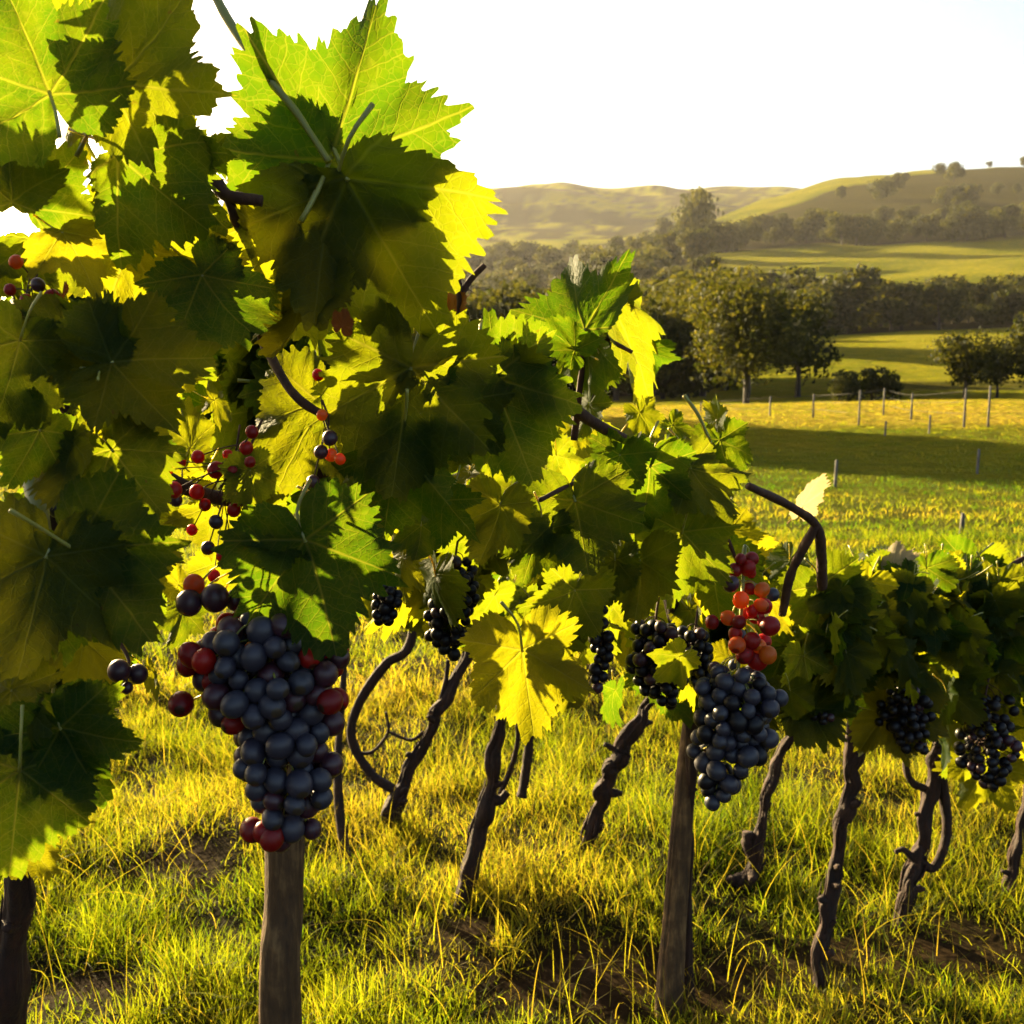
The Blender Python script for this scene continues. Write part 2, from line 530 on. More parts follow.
def ground_material():
    m, nt = new_mat("pasture_ground")
    m.cycles.use_bump_map_correction = False
    b = NB(nt)
    pos = b.n("ShaderNodeNewGeometry").outputs["Position"]
    cov = b.n("ShaderNodeSeparateXYZ", {0: b.n("ShaderNodeUVMap", uv_map="cover").outputs[0]}).outputs
    big = b.noise(0.018, pos, 4)
    mid = b.noise(0.35, pos, 5)
    fine = b.noise(14, pos, 6, .65)
    sepp = b.n("ShaderNodeSeparateXYZ", {0: pos}).outputs
    grass = b.mix(b.rng(mid, .3, .7), (0.065, 0.110, 0.006), (0.18, 0.185, 0.012))
    grass = b.mix(b.rng(big, .40, .62, 0, .8), grass, (0.43, 0.37, 0.030))
    scr = b.mix(b.rng(mid, .3, .7), (0.022, 0.022, 0.008), (0.05, 0.036, 0.015))
    soil = b.mix(fine, (0.016, 0.007, 0.003), (0.060, 0.026, 0.012))
    c = b.mix(cov[0], grass, scr)
    lump = b.noise(1.5, pos, 5, .7)
    c = b.mix(b.rng(lump, .35, .68, .75, 0), c, b.mix(b.rng(sepp[1], 90, 140), (0.035, 0.055, 0.005), c))
    sunband = b.math('MULTIPLY', b.rng(sepp[1], 39, 43), b.rng(sepp[1], 58, 66, 1.0, 0.0))  # golden strip by the fence: sunlight painted into the ground colour
    c = b.mix(b.math('MULTIPLY', sunband, .8), c, (0.50, 0.36, 0.05))
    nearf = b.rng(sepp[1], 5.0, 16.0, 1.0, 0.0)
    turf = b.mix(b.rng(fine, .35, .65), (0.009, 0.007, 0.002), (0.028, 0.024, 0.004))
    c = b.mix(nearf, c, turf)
    c = b.mix(cov[1], c, soil)
    # upright grass catches a low sun: tilt the normals as the sward would
    tuft = b.noise(6.0, pos, 3, .7)
    tuft_far = b.noise(0.9, pos, 6, .8)
    hgt = b.math('ADD', b.math('MULTIPLY', tuft_far, 1.0), b.math('MULTIPLY', tuft, 0.16))
    bump = b.n("ShaderNodeBump", {"Strength": 0.9, "Distance": b.rng(sepp[1], 6.0, 40.0, 0.05, 0.9), "Height": hgt})
    # far off, blades stand every way: scatter the shading normal as a sward does
    nzc = b.n("ShaderNodeTexNoise", {"Vector": pos, "Scale": 2.3, "Detail": 2.0}).outputs["Color"]
    ctr = b.n("ShaderNodeVectorMath", {0: nzc, 1: (0.5, 0.5, 0.5)}, operation='SUBTRACT').outputs[0]
    sc_ = b.n("ShaderNodeVectorMath", {0: ctr}, operation='SCALE')
    nt.links.new(b.rng(sepp[1], 12, 60, 0, 6.5), sc_.inputs["Scale"])
    sm = b.n("ShaderNodeVectorMath", {0: sc_.outputs[0], 1: bump.outputs[0]}, operation='ADD').outputs[0]
    sward = b.n("ShaderNodeVectorMath", {0: sm}, operation='NORMALIZE')
    pr = b.n("ShaderNodeBsdfPrincipled", {"Base Color": c, "Roughness": 0.9, "Normal": sward.outputs[0]})
    pr.inputs["Specular IOR Level"].default_value = 0.1
    pr.inputs["Sheen Weight"].default_value = 0.06
    pr.inputs["Sheen Roughness"].default_value = 0.6
    pr.inputs["Sheen Tint"].default_value = (0.9, 0.75, 0.25, 1)
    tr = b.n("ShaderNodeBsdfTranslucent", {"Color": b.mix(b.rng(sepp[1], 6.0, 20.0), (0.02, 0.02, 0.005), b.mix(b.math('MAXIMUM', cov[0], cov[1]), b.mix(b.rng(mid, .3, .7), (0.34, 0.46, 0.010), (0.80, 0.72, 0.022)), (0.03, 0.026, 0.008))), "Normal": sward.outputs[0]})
    mx = b.n("ShaderNodeMixShader", {0: 0.62, 1: pr.outputs[0], 2: tr.outputs[0]})
    b.out(mx.outputs[0])
    return m


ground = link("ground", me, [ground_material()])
tag(ground, kind="structure")

# ------------------------------------------------------------------ grass
def blades(name, x, y, hgt, wid, tint, lean=0.5, curl=0.5, seg=3, seed=1):
    rng = np.random.default_rng(seed)
    n = len(x)
    z = ground_z(x, y) - 0.01
    az = rng.uniform(0, 2 * np.pi, n)
    la = rng.uniform(0, 2 * np.pi, n)
    l0 = np.abs(rng.normal(0, lean, n)) * .5
    cu = np.abs(rng.normal(0, curl, n))
    side = np.stack([np.cos(az), np.sin(az), np.zeros(n)], 1)
    ld = np.stack([np.cos(la), np.sin(la), np.zeros(n)], 1)
    co, uv = [], []
    for k in range(seg + 1):
        t = k / seg
        up = np.stack([np.zeros(n), np.zeros(n), hgt * (t - .35 * cu * t * t)], 1)
        c = np.stack([x, y, z], 1) + up + ld * (hgt * (l0 * t + cu * t * t * .8))[:, None]
        if k < seg:
            w = (wid * (1 - .75 * t))[:, None] * .5
            co += [c - side * w, c + side * w]
            uv += [np.stack([tint, np.full(n, t)], 1)] * 2
        else:
            co.append(c)
            uv.append(np.stack([tint, np.full(n, t)], 1))
    per = 2 * seg + 1
    co = np.stack(co, 1).reshape(-1, 3)
    uv = np.stack(uv, 1).reshape(-1, 2)
    base = (np.arange(n) * per)[:, None]
    q = np.concatenate([base + np.array([[2 * k, 2 * k + 1, 2 * k + 3, 2 * k + 2]]) for k in range(seg - 1)], 0)
    t3 = base + np.array([[2 * seg - 2, 2 * seg - 1, 2 * seg]])
    return mesh_np(name, co, [q, t3], uv=[("blade", uv)], smooth=False)


def scatter(n, y0, y1, half0, seed, power=1.0):
    rng = np.random.default_rng(seed)
    y = y0 + (y1 - y0) * rng.uniform(0, 1, n) ** power
    x = rng.uniform(-1, 1, n) * (half0 + .60 * y)
    return x, y, rng


def clump(x, y):
    return vnoise(x * 5, y * 5, 21) * .6 + vnoise(x * 13, y * 13, 22) * .4


parts = []
for (n, y0, y1, h0, h1, w, sd, pw) in ((150000, 1.3, 4.6, .045, .125, .0034, 1, .9), (90000, 4.4, 11, .06, .15, .007, 2, .95), (110000, 10.5, 62, .05, .11, .014, 3, 1.5)):
    x, y, rng = scatter(n, y0, y1, .4, sd, pw)
    c = clump(x, y) if y0 < 10 else vnoise(x * 1.1, y * 1.1, 23) * .6 + vnoise(x * .35, y * .35, 24) * .4
    keep = (rng.uniform(0, 1, n) < np.clip(c * 1.8 + .15, .4, 1)) & (rng.uniform(0, 1, n) > dirt(x, y) * .97)
    x, y, c = x[keep], y[keep], c[keep]
    hg = (h0 + (h1 - h0) * rng.uniform(0, 1, len(x)) ** 1.5) * ((.35 + 1.9 * c ** 2) if y0 < 10 else (.45 + 1.0 * c)) * (1 - .5 * dirt(x, y))
    patch = vnoise(x * 1.5, y * 1.5, 31) * .6 + vnoise(x * .2, y * .2, 32) * .4
    tint = np.clip(rng.normal(.48 if y0 < 10 else .30, .18, len(x)) + (patch - .5) * (.9 if y0 < 10 else 1.6), 0, 1)
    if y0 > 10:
        tint = np.clip(tint + .5 * np.clip((y - 38) / 5, 0, 1), 0, 1)  # blades of the sunlit strip tinted golden, sunlight put into their colour
    wd = w * rng.uniform(.6, 1.4, len(x)) * (1 if y0 < 10 else (.5 + y / 40))
    parts.append((x, y, hg, wd, tint))
X = [np.concatenate(a) for a in zip(*parts)]
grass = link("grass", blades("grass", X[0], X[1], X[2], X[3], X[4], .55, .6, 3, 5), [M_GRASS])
tag(grass, "sunlit yellow green grass covering the vineyard floor and slope", "grass", kind="stuff")
x, y, rng = scatter(4600, 1.9, 6.0, .3, 9, 1.0)
keep = rng.uniform(0, 1, len(x)) < np.clip(vnoise(x * 2, y * 2, 41) * 1.6 - .2 + dirt(x, y) * .4, 0, 1)
x, y = x[keep], y[keep]
stalk = link("dry_grass", blades("dry_grass", x, y, rng.uniform(.10, .26, len(x)), rng.uniform(.0018, .0036, len(x)), rng.uniform(.6, 1, len(x)), .6, .9, 6, 6), [M_GRASS])
tag(stalk, "thin straw coloured grass stalks standing above the green turf", "grass", kind="stuff")

# ------------------------------------------------------------------ distant trees
def crown_mesh(name, seed, n, lobes, leaf):
    """lobes: (x, y, z, rx, ry, rz); many small bent leaf-clump faces near the surface of the lobes"""
    rng = np.random.default_rng(seed)
    L = np.array(lobes, float)
    wgt = L[:, 3] * L[:, 5]
    k = rng.choice(len(L), n, p=wgt / wgt.sum())
    d = rng.normal(0, 1, (n, 3))
    d /= np.linalg.norm(d, axis=1)[:, None]
    rr = rng.uniform(.25, 1, n) ** .45
    lump = 1 + .16 * np.sin(d[:, 0] * 5 + k) * np.sin(d[:, 1] * 4 + 2 * k) + .18 * np.sin(d[:, 2] * 7 + 3 * k)
    c = L[k, :3] + d * L[k, 3:6] * (rr * lump)[:, None]
    nrm = d + rng.normal(0, .7, (n, 3))
    nrm /= np.linalg.norm(nrm, axis=1)[:, None]
    u = np.cross(nrm, rng.normal(0, 1, (n, 3)))
    u /= np.linalg.norm(u, axis=1)[:, None]
    v = np.cross(nrm, u)
    s = (leaf * rng.uniform(.5, 1.35, n))[:, None]
    co = np.stack([c - u * s, c - v * s * .6 + nrm * s * .2, c + u * s, c + v * s * .6 + nrm * s * .2], 1).reshape(-1, 3)
    tint = np.clip(rng.normal(.35, .22, n) + .22 * np.sin(k * 2.1), 0, 1)
    uv = np.repeat(np.stack([tint, np.full(n, .8)], 1), 4, 0)
    f = np.arange(n * 4).reshape(-1, 4)
    return mesh_np(name, co, [f], uv=[("blade", uv)], smooth=False)


def tree_proto(seed, h, w, n, leaf, nl=9, trunk_h=.3, limbs=3):
    rng = random.Random(seed)
    lobes = []
    for i in range(nl):
        a = rng.uniform(0, 6.28)
        rad = w * .5 * rng.uniform(.15, .62)
        zz = h * (trunk_h + .12 + (1 - trunk_h - .25) * rng.random())
        s = w * rng.uniform(.2, .33) * (1.15 - .5 * abs(zz / h - .6))
        lobes.append((math.cos(a) * rad, math.sin(a) * rad, zz, s, s, s * rng.uniform(.6, .9)))
    cm = crown_mesh("crown", seed, n, lobes, leaf)
    r0 = h * .028
    top = h * .62
    specs = [([(0, 0, -.4), (.1 * rng.uniform(-1, 1) * h * .1, 0, h * trunk_h), (rng.uniform(-.04, .04) * h, rng.uniform(-.04, .04) * h, top)], [r0 * 1.3, r0 * .9, r0 * .3], dict(sides=8, rough=.12, seed=seed))]
    for i in range(limbs):
        l = lobes[i % nl]
        specs.append(([(0, 0, h * trunk_h * rng.uniform(.7, 1.1)), (l[0] * .5, l[1] * .5, (l[2] + h * trunk_h) * .5), (l[0], l[1], l[2])], [r0 * .6, r0 * .4, r0 * .15], dict(sides=6, seed=seed + i)))
    cs, qs, ts, off = [], [], [], 0
    for pts, radii, kw in specs:
        c, q, t = tube_np(pts, radii, off=off, **kw)
        cs.append(c); qs.append(q); ts.append(t); off += len(c)
    tm = mesh_np("trunk", np.vstack(cs), [np.vstack(qs), np.vstack(ts)])
    cm.materials.append(M_CROWN)
    tm.materials.append(M_TREEBARK)
    return cm, tm, h


def put_tree(proto, pos, h, label, group=None, name="tree", rot=None, wid=1.0):
    cm, tm, h0 = proto
    t = empty(name, pos)
    s = h / h0
    t.scale = (s * wid, s * wid, s)
    t.rotation_euler = (0, 0, random.uniform(0, 6.28) if rot is None else rot)
    tag(t, label, "tree", group)
    for nm, mm in (("crown", cm), ("trunk", tm)):
        o = bpy.data.objects.new(nm, mm)
        COL.objects.link(o)
        o.parent = t
    return t


def on_ground(px, Y):
    x = (px - 512) / F * Y / CP * .985
    x = (px - 512) / F * Y
    return Vector((x, Y, float(ground_z(x, Y))))


BIG = [tree_proto(11, 10, 11.5, 7500, .24, 17, .28, 9), tree_proto(12, 8.5, 7.5, 3600, .28, 10, .28, 5), tree_proto(13, 6.0, 6.0, 2600, .22, 9, .2, 4)]
FARP = [tree_proto(20 + i, 9, (9.0, 7.5, 10.5, 6.5, 8.5)[i], 1500, .50, (8, 7, 10, 6, 9)[i], (.16, .2, .14, .24, .12)[i], 2) for i in range(5)]
BUSH = tree_proto(31, 3.0, 3.6, 900, .2, 7, .05, 2)


def px_tree(proto, px, ytop, Y, label, group=None, name="tree", wid=1.0):
    """a tree standing at distance Y under pixel column px whose top reaches pixel row ytop"""
    p = on_ground(px, Y)
    h = row_to_z(Y, ytop) - p.z
    return put_tree(proto, p, max(h, 1.5), label, group, name, wid=wid)


px_tree(BIG[0], 745, 287, 84, "large round tree with forked trunk standing past the golden fence field", name="big_tree", wid=1.0)
px_tree(BIG[1], 796, 298, 92, "round dark tree beside the large forked tree beyond the fence field", name="round_tree", wid=.9)
px_tree(BIG[2], 962, 334, 78, "airy round tree behind the right end of the field fence", name="round_tree", wid=.95)
px_tree(BIG[2], 994, 340, 82, "dark tree second from the frame edge behind the field fence", name="round_tree", wid=.9)
px_tree(BIG[1], 1030, 322, 80, "tall dark tree cut by the frame edge behind the field fence", name="round_tree", wid=.9)
px_tree(BUSH, 838, 376, 72, "low dark shrub beside the two round bushes before the gold field", name="bush", wid=.7)
px_tree(BUSH, 846, 369, 75, "golden lit round bush between dark shrubs below the gold field", name="bush")
px_tree(BUSH, 870, 366, 78, "dark round bush in the middle of the shrub row below the gold field", name="bush", wid=1.1)
px_tree(BUSH, 890, 372, 76, "small dark bush at the right end of the shrub row", name="bush", wid=.8)
px_tree(FARP[2], 690, 190, 800, "tall crowned tree rising above the wooded valley against the hazy ridge", name="tall_tree", wid=.62)
px_tree(FARP[1], 950, 177, 1040, "broad dark tree high on the brown hillside", name="hill_tree", wid=1.1)
px_tree(FARP[2], 932, 186, 1060, "dark tree on the slope just below the broad hillside tree", name="hill_tree")
px_tree(FARP[0], 972, 161, 1600, "small lone tree on the crest of the hill", name="hill_tree", wid=1.0)
px_tree(FARP[3], 1008, 155, 1600, "wide thin tree on the hill crest nearest the frame edge", name="hill_tree", wid=1.6)
px_tree(FARP[3], 1022, 155, 1605, "thin crest tree half cut by the frame edge", name="hill_tree", wid=1.2)

# the dark wood edge left of the big tree, close behind the field
for i in range(26):
    px = 462 + i * 9.6 + random.uniform(-5, 5)
    Y = random.uniform(100, 150)
    px_tree(random.choice(BIG[:2]) if i % 3 else FARP[2], px, random.uniform(288, 322), Y, "dense dark tree of the wood edge behind the vine leaves", "trees of the near wood edge")
for px, Y, h in ((385, 56, 10.0), (362, 52, 10), (338, 48, 10.5), (300, 52, 12)):  # unseen trees added to cast the shadow bands across the field
    put_tree(BIG[1], on_ground(px, Y), h, "unseen tree added behind the vine leaves to shade the field", "unseen trees added to shade the field", name="shade_tree")
# belt between the two bright fields
for i in range(58):
    px = 668 + i * 6.9 + random.uniform(-5, 5)
    Y = random.uniform(258, 360)
    top = 279 - 8 * math.sin((px - 700) / 60.) - (8 if px > 900 else 0) + random.uniform(-6, 14) + (14 if i % 4 == 0 else 0)
    px_tree(random.choice(FARP), px, top, Y, wid=1.15, label="dark bushy tree in the tree belt between two bright fields", group="trees of the belt between the fields")
# belt at the foot of the hill
for i in range(74):
    px = 706 + i * 4.9 + random.uniform(-6, 6)
    Y = random.uniform(818, 949)
    put_tree(random.choice(FARP), on_ground(px, Y), random.uniform(12, 26), "hazy tree in the row along the foot of the hill", "trees along the foot of the hill")
# wooded valley behind the leaves, rising into the haze
for i in range(130):
    px = random.uniform(455, 705)
    Y = 190 * (1200 / 190.) ** random.random()
    p = on_ground(px, Y)
    hh = random.uniform(13, 21) * (1.4 if Y > 500 else .9)
    if Y > 499 and Y < 652 and px > 655:
        continue
    put_tree(random.choice(FARP), p, hh, "rounded tree of the wooded valley fading into golden haze", "trees of the wooded valley")
for i in range(22):
    px = random.uniform(800, 1060)
    Y = random.uniform(970, 1450)
    if px < 720 + (Y - 956) * .5:
        continue
    put_tree(random.choice(FARP), on_ground(px, Y), random.uniform(11, 23), "scattered dark tree on the brown flank of the hill", "trees on the flank of the hill")

# ------------------------------------------------------------------ field fence and stakes
frow = [(845, 41), (858, 40), (882, 46), (905, 52), (940, 50), (963, 40), (988, 40.5), (1050, 41)]
fence_px = [(700, 52, 402), (769, 47, 396), (812, 46, 394), (858, 41, 390), (882, 47, 388), (910, 44, 393), (963, 40, 388), (987, 40, 386), (1045, 39.5, 386)]
f0 = empty("field_fence", on_ground(858, 41))
tag(f0, "thin post and wire fence along the golden field by the tree line", "fence")
tops = []
for px, Y, top in fence_px:
    p = on_ground(px, Y)
    zt = row_to_z(Y, top)
    tops.append((p, zt))
    tubes("post", [([p - Vector((0, 0, .2)), (p.x, p.y, zt)], [.045, .036], dict(sides=8, n=4, rough=.1, seed=int(px)))], M_FENCE, f0)
for lvl in (.35, .65, .92):
    pts = [(p.x, p.y, p.z + (zt - p.z) * lvl) for p, zt in tops]
    pts.sort()
    tubes("wire", [(pts, [.006] * len(pts), dict(sides=4, n=40))], M_FENCE, f0)
for px, ytop, ybase, lab in ((835, 460, 487, "short grey stake standing alone in the shaded middle of the field"),
                             (977, 449, 474, "short stake in the field below the right end of the fence"),
                             (885, 421, 436, "short stake just below the middle of the fence"),
                             (961, 513, 535, "low brown stake in the rough grass above the right canopy"),
                             (929, 415, 434, "low thin stake in the golden grass beside the fence")):
    p = seen_ground(px, ybase)
    zt = row_to_z(p.y, ytop)
    o = tubes("field_stake", [([p - Vector((0, 0, .15)), (p.x + .01, p.y, zt)], [.022 + .0004 * p.y, .018 + .0004 * p.y], dict(sides=8, n=5, rough=.12, seed=px))], M_FENCE)
    tag(o, lab, "stake", "stakes in the field")

# ------------------------------------------------------------------ the sun's disc, far beyond the hills
def uv_sphere(name, r, seg=24, rings=14, jitter=0.0, seed=0, squash=1.0):
    th = np.linspace(0, np.pi, rings + 1)[1:-1]
    ph = np.linspace(0, 2 * np.pi, seg, endpoint=False)
    co = np.array([(r * math.sin(t) * math.cos(p), r * math.sin(t) * math.sin(p), r * squash * math.cos(t)) for t in th for p in ph] + [(0, 0, r * squash), (0, 0, -r * squash * .97)])
    q = [(i * seg + j, (i + 1) * seg + j, (i + 1) * seg + (j + 1) % seg, i * seg + (j + 1) % seg) for i in range(rings - 2) for j in range(seg)]
    n = (rings - 1) * seg
    t = [(n, j, (j + 1) % seg) for j in range(seg)] + [(n + 1, (rings - 2) * seg + (j + 1) % seg, (rings - 2) * seg + j) for j in range(seg)]
    return np.array(co), np.array(q), np.array(t)


m_sun, nt = new_mat("sun_glow")
b = NB(nt)
b.out(b.n("ShaderNodeEmission", {"Color": (1, .93, .75, 1), "Strength": 30}).outputs[0])
c, q, t = uv_sphere("sun", 58)
so = link("sun", mesh_np("sun", c, [q, t]), [m_sun])
so.location = at(10, 225, 5200)
tag(so, "low white sun shining through a gap between dark vine leaves", "sun")

# ------------------------------------------------------------------ vine leaves
VEINS = np.radians([0, 53, -53, 108, -108])
VLEN = [1.0, .90, .90, .66, .66]


def leaf_np(seed, nang, nring, hi=True, fan=False, stalk=True):
    rng = np.random.default_rng(seed)
    key_a = [0, 28, 53, 82, 108, 150, 171, 180]
    j = lambda s: 1 + rng.normal(0, s)
    d1, d2 = .65 * j(.14), .55 * j(.13)

    def side():
        if fan:
            return [1.0, d1 * 1.1 * j(.05), .92 * j(.06), d2 * j(.06), .34 * j(.06), .10 * j(.1), .06, .05]
        return [1.0, d1 * j(.05), .88 * j(.06), d2 * j(.06), .70 * j(.06), .50 * j(.08), .30 * j(.1), .10]
    ra, rb = side(), side()
    rb[0] = ra[0]
    rb[-1] = ra[-1]
    ang = np.linspace(-180, 180, nang, endpoint=False)
    # make the mesh follow veins and sector borders exactly
    for s in (0, 53, -53, 108, -108, 26.5, -26.5, 80.5, -80.5):
        ang[np.argmin(np.abs(ang - s))] = s
    A = np.abs(ang)
    ks = np.array(key_a, float)
    out = np.zeros(nang)
    for sgn, rr in ((1, ra), (-1, rb)):
        m = (ang >= 0) if sgn > 0 else (ang < 0)
        i = np.clip(np.searchsorted(ks, A[m], side='right') - 1, 0, len(ks) - 2)
        f = (A[m] - ks[i]) / (ks[i + 1] - ks[i])
        r0, r1 = np.array(rr)[i], np.array(rr)[i + 1]
        # lobes are pointed, sinuses rounded
        f2 = np.where(r0 > r1, f ** .85, f ** 1.15)
        out[m] = r0 + (r1 - r0) * f2
    # teeth along the margin, bigger near lobe tips
    nt_ = 23 if hi else 14
    for sgn in (1, -1):
        m = (ang >= 0) if sgn > 0 else (ang < 0)
        wd = rng.uniform(.45, 1.6, nt_)
        edge = np.concatenate([[0], np.cumsum(wd)]) / wd.sum() * 180
        hgt = rng.uniform(.45, 1.35, nt_) * np.sqrt(wd)
        i = np.clip(np.searchsorted(edge, A[m], side='right') - 1, 0, nt_ - 1)
        ph = np.clip((A[m] - edge[i]) / (edge[i + 1] - edge[i]), 0, 1)
        pk = .62
        saw = np.where(ph < pk, (ph / pk) ** .8, ((1 - ph) / (1 - pk)) ** 1.1)
        out[m] *= 1 + .135 * hgt[i] * (saw - .4) * np.clip((178 - A[m]) / 60, .1, 1)
    out *= 1 + .02 * rng.normal(0, 1, nang)
    ar = np.radians(ang)
    fr = np.linspace(0, 1, nring + 1)[1:] ** .9
    rad = fr[:, None] * out[None, :]
    th = np.repeat(ar[None, :], nring, 0)
    x, y = rad * np.sin(th), rad * np.cos(th)
    dv = np.abs((th[..., None] - VEINS + np.pi) % (2 * np.pi) - np.pi)
    near = np.min(dv, -1)
    va, vb = rad * np.cos(np.minimum(near, 1.5)), rad * np.abs(np.sin(near))
    k = rng.uniform(-1, 1, 8)
    z = .30 * k[0] * x * x - (.12 + .26 * abs(k[1])) * np.sign(k[1] + .4) * y * np.abs(y)
    z += (.20 + .12 * k[2]) * vb * np.clip(rad, 0, 1)                           # folded up from the veins
    z += .10 * rad ** 2 * (np.sin(th * 5 + 6 * k[3]) + .7 * np.sin(th * 9 + 6 * k[4]))   # ruffled margin
    z += .05 * k[5] * np.sin(x * 6 + 3 * k[6]) * np.sin(y * 5 + 4 * k[7])
    z += .012 * np.sin(va * 40 - vb * 30) * np.clip(1 - vb * 2, 0, 1)             # puckered between side veins
    co = np.vstack([np.stack([x, y, z], -1).reshape(-1, 3), [[0, 0, 0]]])
    uv1 = np.vstack([np.stack([va, vb], -1).reshape(-1, 2), [[0, 0]]])
    uv2 = co[:, :2].copy() + seed * 3.7
    q = []
    for r_ in range(nring - 1):
        a = r_ * nang + np.arange(nang)
        bq = r_ * nang + (np.arange(nang) + 1) % nang
        q.append(np.stack([a, bq, bq + nang, a + nang], 1))
    q = np.vstack(q)
    cidx = nring * nang
    a = np.arange(nang)
    tri = np.stack([np.full(nang, cidx), (a + 1) % nang, a], 1)
    keepq = np.ones(len(tri), bool)
    if not stalk:
        return co, q, tri, uv1, uv2, np.zeros(len(q) + len(tri), int)
    # petiole
    pl = .55 + .25 * rng.random()
    pc, pq, pt = tube_np([(0, 0.02, 0), (.02 * k[0], -pl * .45, -.12 - .1 * abs(k[2])), (.15 * k[3], -pl * .85, -.18 - .2 * abs(k[4]))], [.017, .015, .02], sides=6, n=7, off=len(co))
    n0 = len(q) + len(tri)
    co2 = np.vstack([co, pc])
    uvp = np.zeros((len(pc), 2))
    uv1 = np.vstack([uv1, uvp])
    uv2 = np.vstack([uv2, uvp])
    quads = np.vstack([q, pq])
    tris = np.vstack([tri, pt])
    midx = np.concatenate([np.zeros(len(q)), np.ones(len(pq)), np.zeros(len(tri)), np.ones(len(pt))]).astype(int)
    return co2, quads, tris, uv1, uv2, midx


HI = []
FAN = []
SESSILE = []
for i in range(19):
    co, q, t, u1, u2, mi = leaf_np(100 + i, 300, 9, True, i >= 12, i < 16)
    me = mesh_np("leaf", co, [q, t], uv=[("veins", u1), ("leafxy", u2)], mat_idx=mi)
    me.materials.append(M_LEAF)
    me.materials.append(M_SHOOT)
    (HI if i < 12 else FAN if i < 16 else SESSILE).append(me)
LO_NP = [leaf_np(200 + i, 92, 4, False) for i in range(8)]
LO = []
for co, q, t, u1, u2, mi in LO_NP:
    me = mesh_np("leaf", co, [q, t], uv=[("veins", u1), ("leafxy", u2)], mat_idx=mi)
    me.materials.append(M_LEAF)
    me.materials.append(M_SHOOT)
    LO.append(me)


def special(mat, i):
    me = HI[i].copy()
    me.materials.clear()
    me.materials.append(mat)
    me.materials.append(M_CANE)
    return me


PALE, RUST = special(M_LEAF_PALE, 3), special(M_LEAF_RUST, 5)


def D(px):
    return float(np.interp(px, [-60, 0, 300, 450, 600, 700, 800, 900, 1024, 1150], [.80, .84, .95, 1.06, 1.32, 1.48, 1.8, 2.15, 2.5, 2.8]))


LEAVES = []     # dicts: vine, pos, x, y, z axes, size, mesh, lit


def add_leaf(vine, J, tip3, nrm, size, mesh=None, lit=None, hi=True, label=None):
    yv = tip3.normalized()
    zv = (nrm - yv * nrm.dot(yv)).normalized()
    xv = yv.cross(zv)
    L = dict(vine=vine, pos=J, x=xv, y=yv, z=zv, size=size, mesh=mesh, lit=lit, hi=hi, label=label, c=J + yv * size * .28, r=size * .72)
    LEAVES.append(L)
    return L


def hero(vine, jx, jy, tx, ty, w=1.0, dz=0.0, lit=None, mesh=None, pit=None, label=None, roll=None):
    d = D(jx) + dz
    J = at(jx, jy, d)
    t2 = VR * (tx - jx) - VU * (ty - jy)
    lpx = t2.length * (1 if lit is not False else .9 if vine == NR or (jx, jy) in ((493, 378), (522, 650)) else .78)
    t2.normalize()
    pit = random.uniform(-.35, .35) if pit is None else pit
    t = t2 * math.cos(pit) + VF * math.sin(pit)
    sgn = random.choice((-1, 1))
    roll = sgn * math.acos(max(.3, min(1, w))) + random.uniform(-.12, .12) if roll is None else roll
    n = -VF
    n = n - t * n.dot(t)
    n.normalize()
    n = Matrix.Rotation(roll, 3, t) @ n
    if random.random() < .35:
        n = -n
    return add_leaf(vine, J, t, n, lpx * d / F / math.cos(pit), mesh, lit, True, label)


# vines by region of the canopy: 'near' (trunk at the lower left), 'second' (trunk beside the leaning post), others by trunk
H = hero
NR, SD = 'near', 'second'
# --- sunlit leaves
H(NR, 330, 160, 378, 8, 1, .0, True, HI[4], pit=.05, roll=.1)
H(NR, 322, 164, 244, 132, .8, .03, True, FAN[1], pit=.1)
H(NR, 50, 94, 4, -20, 1, -.06, True, HI[4], pit=.05, roll=.1)
H(NR, 112, 82, 206, -6, 1, -.05, True, HI[7], pit=.0, roll=-.1)
H(NR, 128, 84, 178, 142, .8, .05, True, pit=.1)
H(NR, 30, 102, 14, 140, .8, .04, True)
H(NR, 78, 112, 63, 176, .7, .06, True)
H(NR, 132, 247, 242, 268, .9, .03, True, pit=.1, roll=.2)
H(NR, 150, 258, 196, 318, .8, .05, True)
H(NR, 168, 130, 212, 165, .7, .1, True)
H(NR, 212, 150, 222, 178, .8, .02, True)
H(NR, 240, 240, 240, 300, .7, .2, True)
H(NR, 318, 402, 282, 502, .95, .12, True, pit=.1)
H(NR, 320, 325, 336, 368, .8, .15, True)
H(NR, 290, 300, 292, 330, .7, .15, True)
H(NR, 30, 318, 36, 418, .7, .2, True)
H(NR, 75, 270, 100, 312, .7, .25, True)
H(NR, 12, 262, 0, 300, .7, .2, True)
H(NR, 95, 468, 94, 540, .55, .2, True)
H(NR, 84, 640, 132, 682, .8, .15, True)
H(NR, 52, 625, 50, 680, .5, .2, True)
H(NR, 14, 815, 44, 880, .7, .2, True)
H(NR, 190, 448, 192, 398, .9, .22, True)
H(NR, 165, 455, 148, 420, .7, .25, True)
H(NR, 205, 470, 180, 500, .8, .25, True)
H(NR, 214, 400, 240, 420, .7, .2, True)
H(NR, 215, 505, 208, 560, .8, .25, True)
H(NR, 172, 520, 160, 500, .8, .25, True)
H(NR, 178, 585, 160, 560, .9, .25, True)
H(NR, 225, 560, 250, 605, .8, .3, True)
H(NR, 185, 610, 178, 650, .9, .3, True)
H(NR, 228, 640, 260, 600, .8, .3, True)
H(NR, 260, 505, 285, 535, .6, .15, True)
H(NR, 150, 670, 165, 700, .7, .3, True)
H(SD, 494, 376, 492, 312, .95, .02, True)
H(SD, 430, 300, 428, 350, .5, .05, True)
